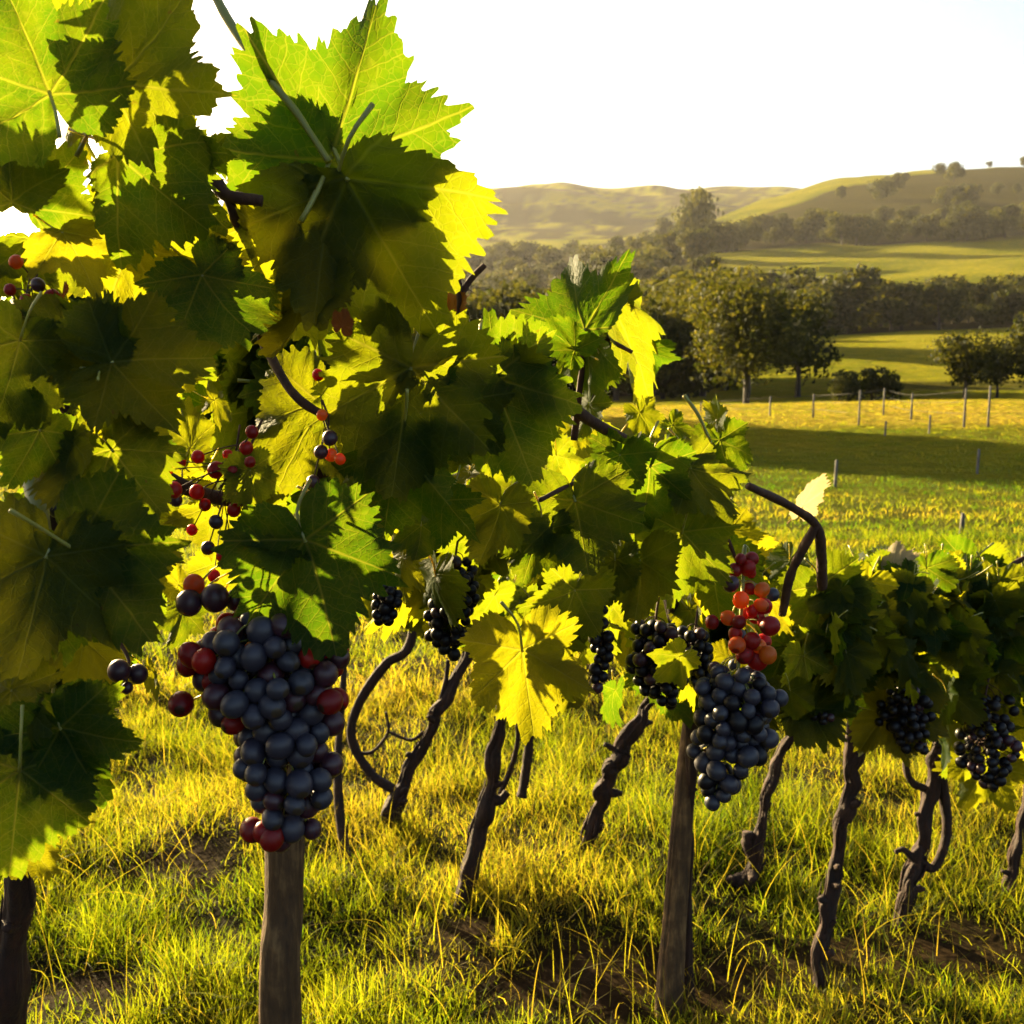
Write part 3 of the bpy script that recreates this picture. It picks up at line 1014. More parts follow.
H(SD, 400, 316, 390, 350, .6, .1, True)
H(SD, 428, 372, 470, 350, .7, -.02, True)
H(SD, 585, 330, 558, 246, .85, .0, True, FAN[2], pit=.1)
H(SD, 588, 336, 580, 402, .6, .02, True, FAN[3])
H(SD, 606, 292, 676, 384, .42, .08, True, SESSILE[1], pit=.1)
H(SD, 646, 350, 682, 366, .5, .10, True, FAN[0])
H(SD, 575, 350, 545, 320, .7, -.02, True)
H(SD, 625, 300, 636, 280, .6, .10, True)
H(SD, 590, 405, 575, 440, .7, .12, True)
H(SD, 640, 412, 655, 440, .7, .08, True)
H(SD, 672, 425, 690, 450, .6, .06, True)
H(SD, 612, 445, 600, 480, .6, .15, True)
H(SD, 578, 488, 548, 520, .8, .0, True)
H(SD, 584, 484, 600, 462, .7, .04, True)
H(SD, 470, 470, 452, 505, .5, .15, True)
H(SD, 505, 520, 530, 545, .7, .1, True)
H(SD, 470, 500, 462, 530, .5, .15, True)
H(SD, 436, 575, 424, 642, .5, .3, True)
H(SD, 404, 558, 396, 606, .6, .3, True)
H(SD, 512, 630, 480, 640, .8, .03, True)
H(SD, 600, 630, 612, 680, .5, .3, True)
H(SD, 572, 690, 556, 712, .8, .2, True)
H(SD, 615, 690, 606, 720, .6, .3, True)
H(SD, 700, 455, 716, 480, .6, .1, True)
H(SD, 716, 420, 722, 396, .6, .0, True)
H(SD, 730, 530, 752, 565, .7, .1, True)
H(SD, 742, 560, 720, 590, .7, .12, True)
H(SD, 752, 590, 745, 640, .5, .05, True)
H(SD, 770, 600, 800, 640, .6, .12, True)
H(SD, 700, 590, 690, 620, .6, .15, True)
H(SD, 640, 540, 625, 560, .6, .15, True)
H(SD, 650, 580, 634, 585, .6, .2, True)
H(SD, 790, 560, 778, 590, .7, .1, True)
H(SD, 735, 660, 742, 700, .6, .1, True)
for jx, jy, tx, ty in ((470, 345, 452, 380), (520, 352, 545, 372), (448, 480, 440, 520), (520, 470, 540, 500), (556, 455, 570, 490), (470, 540, 452, 572), (540, 560, 556, 596), (625, 520, 610, 556),
                       (660, 560, 676, 596), (700, 520, 716, 548), (610, 600, 596, 632), (690, 610, 704, 640), (575, 425, 596, 446), (505, 440, 488, 466)):
    H(SD, jx, jy, tx, ty, .85, random.uniform(.25, .4), True)
H(SD, 690, 680, 698, 710, .6, .2, True)
# --- shaded leaves
H(NR, 346, 178, 442, 346, 1, -.03, False, FAN[3], pit=.0, roll=.1)
H(NR, 333, 190, 300, 352, .95, -.01, False, FAN[2], pit=.05)
H(NR, 90, 10, 72, 98, .85, .07, False)
H(NR, 32, 224, 128, 212, 1, -.02, False, SESSILE[1], pit=0)
H(NR, 12, 202, 16, 118, 1, .0, False, SESSILE[0], pit=0)
H(NR, 30, 208, 92, 140, .9, .02, False, SESSILE[2], pit=0)
H(NR, 30, 240, 66, 300, .8, .1, True, SESSILE[1])
H(NR, 6, 248, 8, 312, .9, .1, True, SESSILE[0])
H(NR, -14, 226, -60, 230, 1, .02, False, SESSILE[2])
H(NR, 62, 232, 108, 292, .9, .0, False, FAN[2])
H(NR, 118, 156, 214, 232, 1, -.03, False, FAN[3], pit=.1)
H(NR, 170, 150, 220, 245, .8, .0, False)
H(NR, 112, 362, 226, 352, 1, -.04, False, pit=.0)
H(NR, 105, 355, 60, 292, .9, -.02, False)
H(NR, 118, 368, 165, 448, .9, -.01, False)
H(NR, 76, 330, 96, 424, .9, .0, False)
H(NR, 202, 275, 246, 350, .9, .0, False)
H(NR, 290, 250, 262, 350, .8, .03, False)
H(NR, 306, 292, 282, 382, .8, .02, False)
H(NR, 411, 368, 388, 516, 1, -.03, False, pit=.0)
H(NR, 408, 360, 345, 310, .9, -.02, False)
H(NR, 400, 445, 372, 550, 1, .0, False)
H(NR, 305, 540, 346, 664, 1, -.03, False, pit=.1)
H(NR, 290, 540, 248, 560, .8, -.01, False)
H(NR, 340, 520, 375, 600, .9, .02, False)
H(NR, 112, 450, 172, 520, .9, -.01, False)
H(NR, 70, 440, 72, 520, .9, .0, False)
H(NR, 40, 430, 8, 500, .8, .0, False)
H(NR, 46, 556, 24, 690, 1, -.03, False)
H(NR, 76, 550, 168, 652, 1, -.03, False, pit=.1)
H(NR, 130, 545, 172, 600, .7, -.01, False)
H(NR, 60, 728, 104, 826, 1.0, -.03, False, pit=.1)
H(NR, 70, 715, 128, 690, .8, -.02, False)
H(NR, 20, 770, 22, 882, .9, -.02, False)
H(NR, 12, 690, 10, 780, .9, .0, False)
H(NR, 20, 340, 12, 430, .8, -.01, False)
H(NR, 250, 470, 262, 520, .8, .05, False)
H(SD, 493, 378, 540, 496, 1, -.03, False, pit=.0)
H(SD, 500, 372, 566, 400, .9, -.02, False)
H(SD, 460, 400, 440, 510, .9, .0, False)
H(SD, 446, 500, 430, 568, .9, .03, False)
H(SD, 500, 505, 486, 580, .9, .0, False)
H(SD, 575, 500, 594, 606, 1, -.04, False)
H(SD, 540, 530, 520, 600, .9, .02, False)
H(SD, 522, 650, 536, 748, 1, -.05, False, pit=.05)
H(SD, 575, 590, 544, 676, .9, -.02, False)
H(SD, 560, 640, 596, 640, .6, -.01, False)
H(SD, 650, 466, 646, 552, 1, -.04, False)
H(SD, 620, 455, 598, 520, .9, -.01, False)
H(SD, 690, 468, 738, 540, .85, -.06, False, pit=-.2)
H(SD, 682, 532, 664, 628, 1, -.03, False)
H(SD, 640, 560, 640, 640, .8, .02, False)
H(SD, 720, 440, 736, 500, .7, .0, False)
H(SD, 712, 560, 722, 650, .8, .04, False)
H(SD, 615, 560, 606, 620, .8, .05, False)
H('sixth', 822, 586, 858, 664, 1, -.05, False, pit=.1)
H('sixth', 804, 656, 814, 708, .9, -.02, False)
H('sixth', 790, 690, 796, 735, .9, .02, False)
H(SD, 745, 690, 738, 730, .8, .1, False)
# dry leaves
H('sixth', 803, 506, 813, 470, .8, .22, True, PALE, label="papery cream leaf catching the sun")
H('seventh', 893, 566, 899, 538, .7, -.05, True, PALE, label="papery cream leaf catching the sun")
H(NR, 342, 326, 348, 308, .7, -.08, None, RUST, label="shrivelled red brown leaf")
H(SD, 452, 318, 464, 278, .4, .0, None, RUST, label="half withered orange leaf on the cane tip")
H(NR, 62, 300, 68, 330, .6, .02, None, RUST, label="orange red withered leaf")

# --- fill: leaves deeper in the canopy, kept off the openings the photograph shows
def inside(poly, x, y):
    c = False
    n = len(poly)
    for i in range(n):
        (x1, y1), (x2, y2) = poly[i], poly[(i + 1) % n]
        if (y1 > y) != (y2 > y) and x < (x2 - x1) * (y - y1) / (y2 - y1) + x1:
            c = not c
    return c


GAPS = [(10, 225, 24), (85, 175, 22), (200, 60, 55), (235, 110, 60), (312, 180, 14), (300, 60, 60), (500, 280, 45), (520, 300, 30),
        (700, 330, 60), (640, 250, 60), (215, 590, 30), (190, 500, 24), (225, 545, 18), (200, 700, 70), (560, 300, 0), (760, 470, 45), (860, 500, 55), (930, 500, 45), (790, 530, 20),
        (400, 690, 55), (340, 700, 30), (460, 690, 30), (625, 760, 60), (570, 760, 40), (170, 800, 110), (120, 900, 90), (430, 660, 20), (350, 640, 18)]


def pix(P):
    q = P - Vector((0, 0, CAMH))
    d = q.dot(VF)
    return 512 + F * q.dot(VR) / d, 512 - F * q.dot(VU) / d, d


def hits_gap(c, rpx):
    x, y, d = pix(c)
    return any(math.hypot(x - gx, y - gy) < gr + rpx for gx, gy, gr in GAPS)


def blocks(pt, nrm, r, targets):
    """does a disc at pt stand between the sun and any of these leaves?"""
    for T in targets:
        v = pt - T['c']
        s = v.dot(SUN)
        if s > 0.01 and (v - SUN * s).length < r * .8 + T['r'] * .45:
            return True
        # or between the camera and it
    return False


def hides(pt, r, targets):
    px, py, d = pix(pt)
    for T in targets:
        tx, ty, td = pix(T['c'])
        if d < td and math.hypot(px - tx, py - ty) < (r * .7) * F / d + T['r'] * .4 * F / td:
            return True
    return False


lit_list = [L for L in LEAVES if L['lit']]
dark_list = [L for L in LEAVES if L['lit'] is False]


def rand_normal(spread):
    n = -VF + Vector((random.gauss(0, spread), random.gauss(0, spread), random.gauss(0, spread)))
    return n.normalized()


def fill(vine_of, poly, n, dz, size_px, keep_lit=True, hi=True, spread=.55, gaps=True, tries=40, toward=False):
    xs, ys = [p[0] for p in poly], [p[1] for p in poly]
    done = 0
    for _ in range(n * tries):
        if done >= n:
            break
        px, py = random.uniform(min(xs), max(xs)), random.uniform(min(ys), max(ys))
        if not inside(poly, px, py):
            continue
        d = D(px) + random.uniform(*dz)
        P = at(px, py, d)
        spx = random.uniform(*size_px)
        size = spx * d / F
        a = random.gauss(0, .75)
        t = -VU * math.cos(a) + VR * math.sin(a) + VF * random.gauss(0, .4)
        c = P + t.normalized() * size * .28
        if gaps and hits_gap(c, spx * .62):
            continue
        if keep_lit and (blocks(c, None, size * .72, lit_list) or hides(c, size * .72, lit_list)):
            continue
        nn = rand_normal(spread)
        if toward:
            nn = (-SUN + (nn + VF)).normalized()
        if random.random() < .4:
            nn = -nn
        add_leaf(vine_of(px) if callable(vine_of) else vine_of, P, t, nn, size, None, None, hi)
        done += 1
    return done


def shade_dark():
    """leaves deeper in the canopy that stand between the sun and the shaded ones"""
    made = 0
    for T in dark_list:
        for k in range(7):
            off = T['x'] * random.uniform(-.55, .55) * T['size'] + T['y'] * random.uniform(-.35, .85) * T['size']
            q = T['pos'] + off
            if any((lambda v: v.dot(SUN) > .02 and (v - SUN * v.dot(SUN)).length < L['r'] * .75)(L['c'] - q) for L in LEAVES if L is not T):
                continue
            s = random.uniform(.28, .55)
            c = q + SUN * s
            px, py, d = pix(c)
            size = random.uniform(75, 115) * d / F * (1 if px < 700 else .8)
            if hits_gap(c, size * .55 * F / d) or blocks(c, None, size * .66, lit_list):
                continue
            if hides(c, size * .6, lit_list):
                continue
            a = random.gauss(0, .8)
            t = -VU * math.cos(a) + VR * math.sin(a) + VF * random.gauss(0, .3)
            n = SUN + Vector((random.gauss(0, .35), random.gauss(0, .35), random.gauss(0, .35)))
            add_leaf(T['vine'], c - t.normalized() * size * .28, t, n, size, None, None, False)
            made += 1
    return made


CAN_L = [(0, 130), (60, 190), (130, 180), (230, 210), (300, 215), (345, 300), (430, 340), (440, 560), (370, 580), (330, 560), (170, 540), (165, 610), (130, 690), (110, 780), (50, 850), (0, 870)]
CAN_M = [(430, 345), (480, 350), (530, 352), (575, 395), (620, 432), (700, 450), (735, 500), (745, 560), (780, 600), (780, 700), (740, 690), (690, 680), (640, 640), (560, 625), (520, 610), (430, 590)]
CAN_R = [(790, 600), (830, 575), (880, 566), (915, 560), (960, 556), (1000, 580), (1050, 590), (1060, 750), (985, 770), (940, 745), (880, 722), (800, 712), (775, 690)]
CAN_B = [(370, 585), (430, 570), (560, 600), (700, 620), (690, 665), (620, 650), (540, 640), (470, 640), (380, 620)]


def rvine(px):
    return 'fifth' if px < 800 else 'sixth' if px < 885 else 'seventh' if px < 975 else 'eighth'


n_sh = shade_dark()
n_l = fill(NR, CAN_L, 80, (.38, .62), (45, 90), hi=False, spread=.4, toward=True)
n_l2 = fill(NR, CAN_L, 12, (.0, .25), (40, 75), hi=False)
n_m = fill(SD, CAN_M, 66, (.38, .62), (38, 75), hi=False, spread=.4, toward=True)
n_m2 = fill(SD, CAN_M, 14, (.0, .2), (35, 65), hi=False)
# the farther canopy on the right, bright on top and dark beneath
fill(rvine, [(800, 590), (880, 562), (915, 556), (960, 552), (1000, 575), (1050, 585), (1050, 640), (820, 640)], 70, (-.08, .25), (28, 58), False, True, .8, True)
fill(rvine, [(800, 600), (880, 570), (915, 560), (960, 556), (1000, 575), (1050, 590), (1050, 700), (820, 690)], 130, (-.16, .12), (18, 44), False, True, .9, True)
fill(rvine, CAN_R, 56, (.05, .45), (32, 64), False, False, .7, True)
# small canopies of the vines behind
for vn, px0, px1, dd in (('third', 360, 500, 1.7), ('fourth', 440, 560, 1.45), ('fourth', 560, 720, 1.3)):
    poly = [(px0, 575), (px1, 585), (px1, 640), (px0, 632)]
    fill(vn, poly, 26, (dd - .25, dd + .25), (28, 50), False, False, .7, True)
print("leaves", len(LEAVES), "shade", n_sh, n_l, n_m)

# ------------------------------------------------------------------ vines: trunks, canes, leaves
def base_of(px, py):
    return seen_ground(px, py)


def along(base, pix_pts, d0, d1=None):
    """points at pixel positions, depth running from the base's depth to d1"""
    d1 = d0 if d1 is None else d1
    n = len(pix_pts)
    return [at(x, y, d0 + (d1 - d0) * i / max(1, n - 1)) for i, (x, y) in enumerate(pix_pts)]


VINES = {}


def vine(key, base, label):
    v = empty("grapevine", base)
    tag(v, label, "grapevine", "grapevines along the row")
    VINES[key] = v
    return v


def knob(P, r, seed):
    """a short spur or pruning knot"""
    rng = random.Random(seed)
    d = Vector((rng.uniform(-1, 1), rng.uniform(-.6, .2), rng.uniform(-.1, .9))).normalized()
    return ([P, P + d * r * 1.6, P + d * r * 2.6], [r * .75, r * .6, r * .3], dict(sides=7, n=6, rough=.25, seed=seed))


def trunk(v, pts, radii, seed, knobs=6, mat=None, name="trunk"):
    rj = random.Random(seed * 7)
    pts = [Vector(p) for p in pts]
    dens = [pts[0]]
    for i in range(1, len(pts)):
        for f in (.33, .67, 1.0):
            q = pts[i - 1].lerp(pts[i], f)
            if not (i == len(pts) - 1 and f == 1.0):
                q = q + Vector((rj.gauss(0, .15), rj.gauss(0, .15), 0)) * radii[i]
            dens.append(q)
    rad2 = []
    for i in range(len(dens)):
        g = i / 3
        k = min(int(g), len(radii) - 2)
        rad2.append((radii[k] + (radii[k + 1] - radii[k]) * (g - k)) * .70 * rj.uniform(.84, 1.18))
    pts, radii = dens, rad2
    specs = [(pts, radii, dict(sides=44, n=110, rough=.22, seed=seed, grain=.16))]
    sp = spline([tuple(p) for p in pts], 40)
    rr = spline(np.array(radii)[:, None], 40)[:, 0]
    rng = random.Random(seed)
    for k in range(knobs):
        i = rng.randrange(4, 38)
        specs.append(knob(Vector(sp[i]), rr[i] * rng.uniform(.7, 1.0), seed * 31 + k))
    for k in range(16):                                       # strips of bark coming loose
        i = rng.randrange(3, 30)
        a_ = rng.uniform(0, 6.28)
        ln = rng.randrange(3, 7)
        dv_ = Vector((math.cos(a_), math.sin(a_), 0))
        pp = []
        for j_ in range(4):
            ii = min(39, i + int(ln * j_ / 3))
            pp.append(Vector(sp[ii]) + dv_ * rr[ii] * (1.0 + (.45 * (j_ / 3) ** 2 if k % 2 else .12)))
        w_ = rr[i] * rng.uniform(.07, .16)
        specs.append((pp, [w_, w_ * 1.2, w_, w_ * .4], dict(sides=5, n=9, rough=.2, seed=seed + k)))
    return tubes(name, specs, mat or M_BARK, v)


def cane(v, pts, r0, r1, seed, mat=None, name="cane"):
    k = len(pts)
    rad = [r0 + (r1 - r0) * i / (k - 1) for i in range(k)]
    return tubes(name, [(pts, rad, dict(sides=8, n=max(10, k * 8), rough=.10, seed=seed))], mat or M_CANE, v)


def px2m(px, d):
    return px * d / F


# near vine, lower left
gb = Vector((-.86, 1.62, 0.0)); gb.z = float(ground_z(gb.x, gb.y))
v = vine('near', gb, "nearest grapevine with huge backlit leaves and dark trunk by the frame's left edge")
trunk(v, [gb - Vector((0, 0, .08)), at(6, 1024, 1.6), at(16, 905, 1.52), at(24, 800, 1.4), at(40, 640, 1.25), at(60, 480, 1.15), at(110, 330, 1.1)], [.034, .031, .029, .026, .022, .016, .010], 3)
cane(v, [at(20, 440, .95), at(34, 490, .92), at(45, 550, .9), at(48, 600, .95)], .009, .008, 4, M_SHOOT)
cane(v, [at(60, 480, 1.15), at(150, 300, 1.05), at(200, 185, .95), at(228, 196, .93), at(262, 201, .93)], .008, .0055, 5)
cane(v, [at(228, 196, .93), at(238, 230, .95), at(250, 285, 1.0), at(262, 340, 1.05)], .005, .004, 6)
cane(v, [at(205, -30, .98), at(222, 10, .97), at(262, 70, .96), at(296, 112, .96), at(329, 162, .955)], .0055, .003, 7, M_SHOOT, "shoot")
cane(v, [at(75, 100, .9), at(52, 90, .88)], .003, .002, 8)
cane(v, [at(262, 340, 1.05), at(300, 400, 1.0), at(360, 420, 1.05), at(411, 368, 1.03)], .005, .003, 9)
cane(v, [at(60, 400, 1.0), at(150, 470, 1.05), at(240, 500, 1.1), at(330, 470, 1.12), at(440, 470, 1.2)], .009, .006, 10)
# second vine, its trunk behind the leaning post
gb = base_of(690, 1002)
d0 = pix(gb)[2]
v = vine('second', gb, "grapevine whose thin dark trunk rises right behind the leaning post")
trunk(v, [gb - Vector((0, 0, .05)), at(684, 930, d0), at(690, 850, d0 - .03), at(692, 760, d0 - .1), at(690, 680, d0 - .25), at(660, 560, 1.7), at(600, 470, 1.5)], [.024, .021, .018, .017, .017, .015, .011], 13)
cane(v, [at(560, 398, 1.3), at(590, 420, 1.34), at(622, 438, 1.38), at(652, 452, 1.4), at(670, 455, 1.42), at(705, 452, 1.45)], .0085, .006, 14)
cane(v, [at(748, 486, 1.55), at(790, 506, 1.6), at(816, 525, 1.63), at(821, 552, 1.66), at(822, 588, 1.70)], .006, .009, 15)
cane(v, [at(816, 525, 1.63), at(800, 555, 1.65), at(789, 580, 1.67), at(782, 615, 1.7)], .008, .007, 16)
cane(v, [at(670, 455, 1.42), at(700, 480, 1.45), at(720, 520, 1.5), at(736, 560, 1.52)], .004, .003, 17)
cane(v, [at(574, 440, 1.36), at(582, 370, 1.34), at(588, 333, 1.33), at(612, 342, 1.33), at(632, 352, 1.34)], .005, .0025, 18)
cane(v, [at(458, 360, 1.06), at(460, 310, 1.05), at(458, 270, 1.05)], .004, .003, 19)
cane(v, [at(459, 300, 1.05), at(470, 280, 1.05), at(485, 265, 1.05)], .0035, .003, 20)
cane(v, [at(684, 395, 1.45), at(698, 415, 1.45), at(712, 446, 1.46)], .003, .0025, 21, M_SHOOT)
cane(v, [at(540, 500, 1.2), at(570, 485, 1.25), at(606, 474, 1.28)], .003, .002, 22)
# third vine: forked trunk with curved arm
gb = base_of(396, 832); d0 = pix(gb)[2]
v = vine('third', gb, "forked vine with a thick leaning stem and a thin looping arm")
trunk(v, [gb - Vector((0, 0, .05)), at(392, 812, d0), at(404, 780, d0), at(428, 735, d0), at(445, 700, d0), at(470, 655, d0), at(478, 600, d0)], [.046, .042, .030, .025, .026, .026, .022], 23, 9)
cane(v, [at(398, 792, d0), at(372, 775, d0), at(352, 740, d0), at(358, 705, d0), at(385, 665, d0), at(408, 648, d0), at(420, 600, d0)], .016, .017, 24, M_BARK, "arm")
cane(v, [at(352, 752, d0), at(372, 752, d0), at(388, 732, d0), at(386, 712, d0)], .007, .004, 25, M_BARK, "spur")
cane(v, [at(388, 732, d0), at(410, 740, d0), at(424, 732, d0)], .005, .007, 26, M_BARK, "spur")
cane(v, [at(347, 862, d0 - .25), at(340, 815, d0 - .22), at(338, 760, d0 - .2), at(342, 700, d0 - .15), at(345, 640, d0 - .1)], .018, .008, 27, M_BARK, "sucker")
cane(v, [at(440, 705, d0), at(446, 680, d0), at(448, 660, d0)], .010, .007, 28, M_BARK, "spur")
# fourth vine
gb = base_of(455, 905); d0 = pix(gb)[2]
v = vine('fourth', gb, "vine with one straight leaning trunk and a single knot near mid height")
trunk(v, [gb - Vector((0, 0, .05)), at(464, 880, d0), at(478, 840, d0), at(489, 798, d0), at(494, 750, d0), at(502, 705, d0), at(512, 630, d0)], [.040, .037, .032, .030, .027, .024, .021], 33, 4)
cane(v, [at(489, 798, d0), at(500, 800, d0), at(507, 792, d0)], .018, .012, 34, M_BARK, "spur")
cane(v, [at(500, 795, d0 + .05), at(512, 765, d0 + .05), at(518, 735, d0 + .05), at(516, 700, d0 + .05)], .008, .007, 35, M_BARK, "sucker")
cane(v, [at(522, 797, d0 + .3), at(526, 770, d0 + .3), at(529, 735, d0 + .3), at(528, 690, d0 + .3)], .016, .014, 36, M_BARK, "sucker")
# fourth's neighbour
gb = base_of(583, 852); d0 = pix(gb)[2]
v = vine('fifth_b', gb, "vine with a crooked kinked trunk left of the leaning post")
trunk(v, [gb - Vector((0, 0, .05)), at(592, 830, d0), at(602, 800, d0), at(612, 768, d0), at(622, 752, d0), at(640, 718, d0), at(657, 690, d0), at(662, 620, d0)], [.034, .032, .034, .034, .033, .027, .024, .02], 43, 6)
cane(v, [at(620, 755, d0), at(612, 748, d0), at(604, 744, d0)], .01, .007, 44, M_BARK, "spur")
# fifth vine
gb = base_of(744, 886); d0 = pix(gb)[2]
v = vine('fifth', gb, "vine with an L shaped foot and stub right of the leaning post")
trunk(v, [gb - Vector((0, 0, .05)), at(750, 872, d0), at(758, 845, d0), at(764, 812, d0), at(769, 785, d0), at(780, 755, d0), at(796, 728, d0), at(800, 690, d0)], [.034, .036, .029, .022, .020, .019, .018, .015], 53, 5)
cane(v, [at(750, 878, d0), at(736, 880, d0), at(727, 882, d0)], .022, .014, 54, M_BARK, "spur")
cane(v, [at(755, 860, d0), at(748, 845, d0), at(748, 832, d0)], .018, .017, 55, M_BARK, "spur")
# sixth vine
gb = base_of(820, 985); d0 = pix(gb)[2]
v = vine('sixth', gb, "tall slim vine trunk with flaking knots, nearest right of the leaning post")
trunk(v, [gb - Vector((0, 0, .05)), at(821, 960, d0), at(828, 920, d0), at(833, 880, d0), at(840, 835, d0), at(848, 795, d0), at(856, 755, d0), at(862, 720, d0), at(850, 650, d0 - .15)], [.026, .025, .026, .026, .023, .021, .026, .026, .018], 63, 11)
cane(v, [at(849, 775, d0), at(850, 745, d0), at(853, 715, d0)], .014, .012, 64, M_BARK, "spur")
# seventh vine
gb = base_of(897, 928); d0 = pix(gb)[2]
v = vine('seventh', gb, "vine with a leaning trunk and a second looping arm on its right")
trunk(v, [gb - Vector((0, 0, .05)), at(905, 900, d0), at(914, 872, d0), at(920, 845, d0), at(928, 805, d0), at(936, 770, d0), at(940, 740, d0), at(935, 660, d0 - .1)], [.030, .029, .028, .027, .024, .026, .03, .02], 73, 6)
cane(v, [at(918, 858, d0), at(932, 868, d0), at(943, 850, d0), at(947, 825, d0), at(944, 795, d0), at(940, 770, d0)], .012, .015, 74, M_BARK, "arm")
cane(v, [at(916, 862, d0), at(904, 850, d0), at(895, 852, d0)], .010, .006, 75, M_BARK, "spur")
cane(v, [at(930, 790, d0), at(912, 782, d0), at(906, 765, d0), at(908, 745, d0)], .011, .008, 76, M_BARK, "spur")
# eighth vine
gb = base_of(1006, 898); d0 = pix(gb)[2]
v = vine('eighth', gb, "slim vine trunk at the frame's right edge, last of the row")
trunk(v, [gb - Vector((0, 0, .05)), at(1012, 870, d0), at(1020, 835, d0), at(1028, 790, d0), at(1034, 740, d0), at(1030, 660, d0)], [.023, .022, .021, .020, .019, .016], 83, 6)
cane(v, [at(890, 610, 2.2), at(935, 605, 2.25), at(975, 600, 2.3), at(1024, 630, 2.4), at(1060, 640, 2.5)], .006, .007, 84)
cane(v, [at(1000, 572, 2.45), at(1030, 555, 2.45), at(1060, 545, 2.45)], .006, .005, 85)

def covers(L, px, py):
    o = Vector((0, 0, CAMH))
    d = at(px, py, 1) - o
    den = d.dot(L['z'])
    if abs(den) < 1e-6:
        return False
    q = o + d * ((L['pos'] - o).dot(L['z']) / den) - L['pos']
    u, w = q.dot(L['x']) / L['size'], q.dot(L['y']) / L['size']
    fan = L['mesh'] in FAN + SESSILE
    return math.hypot(u, w) < (.95 if w > (0 if fan else -.2) else .1 if fan else .6)


SUNSPOT = [(10, 225)] + [(10 + 15 * math.cos(k), 225 + 15 * math.sin(k)) for k in (0, .8, 1.6, 2.4, 3.1, 3.9, 4.7, 5.5)]
LEAVES = [L for L in LEAVES if not any(covers(L, *q) for q in SUNSPOT)]
BY = {}
for L in LEAVES:
    BY.setdefault(L['vine'], []).append(L)
for key, ls in BY.items():
    v = VINES[key]
    org = v.matrix_basis.translation
    ls.sort(key=lambda L: (L['label'] is None, L['lit'] is None, -L['size'] / pix(L['pos'])[2]))
    for i, L in enumerate(ls[:98]):
        hi = L['hi'] or L['size'] / pix(L['pos'])[2] > .05
        me = L['mesh'] or random.Random(int(abs(L['pos'].x) * 9173) + int(L['pos'].z * 7331)).choice(HI if hi else LO)
        o = bpy.data.objects.new("leaf", me)
        COL.objects.link(o)
        o.parent = v
        m = Matrix((L['x'], L['y'], L['z'])).transposed().to_4x4()
        m = m @ Matrix.Scale(L['size'], 4)
        m.translation = L['pos'] - org
        o.matrix_basis = m
        if L['label']:
            o['label'] = L['label']
    rest = ls[98:]
    if rest:
        cs, qs, ts, u1s, u2s, mq, mt, off = [], [], [], [], [], [], [], 0
        for L in rest:
            co, q, t, u1, u2, mi = random.choice(LO_NP)
            A = np.array([L['x'], L['y'], L['z']])
            cs.append((co * L['size']) @ A + np.array(L['pos'] - org))
            qs.append(q + off); ts.append(t + off); u1s.append(u1); u2s.append(u2 + random.uniform(0, 50))
            mq.append(mi[:len(q)]); mt.append(mi[len(q):])
            off += len(co)
        me = mesh_np("foliage", np.vstack(cs), [np.vstack(qs), np.vstack(ts)], uv=[("veins", np.vstack(u1s)), ("leafxy", np.vstack(u2s))],
                     mat_idx=np.concatenate([np.concatenate(mq), np.concatenate(mt)]))
        o = link("foliage", me, [M_LEAF, M_SHOOT], v)
        o['kind'] = "stuff"

# ------------------------------------------------------------------ posts
def post(name, pts, radii, label, seed):
    o = tubes(name, [(pts, radii, dict(sides=72, n=60, rough=.05, seed=seed, grain=.16))], M_POST)
    tag(o, label, "post", "wooden vineyard posts")
    return o


dpo = 1.42
pb = at(283, 1024, dpo)
gz = float(ground_z(pb.x, pb.y))
post("wooden_post", [(pb.x - .006, pb.y + .05, gz - .1), tuple(at(281, 1024, dpo)), tuple(at(284, 900, dpo - .01)), tuple(at(286, 760, dpo - .02)), tuple(at(288, 640, dpo - .03))], [.031, .0285, .027, .026, .025], "stout weathered post right under the big blue grape bunch", 5)
gb = base_of(668, 1014); d0 = pix(gb)[2]
post("wooden_post", [gb - Vector((0, 0, .12)), gb, at(676, 900, d0), at(684, 800, d0 - .01), at(694, 720, d0 - .02), at(702, 640, d0 - .03)], [.034, .032, .028, .026, .024, .023], "slim leaning grey brown post under the second blue grape bunch", 6)

# ------------------------------------------------------------------ grapes
BC, BQ, BT = uv_sphere("grape", 1.0, 22, 14, squash=1.06)
BERRY = {}
for nm, mm in (("blue", M_BLUE), ("plum", M_PLUM), ("red", M_RED), ("amber", M_ORANGE), ("black", M_DARK)):
    me = mesh_np("grape", BC, [BQ, BT])
    me.materials.append(mm)
    BERRY[nm] = me


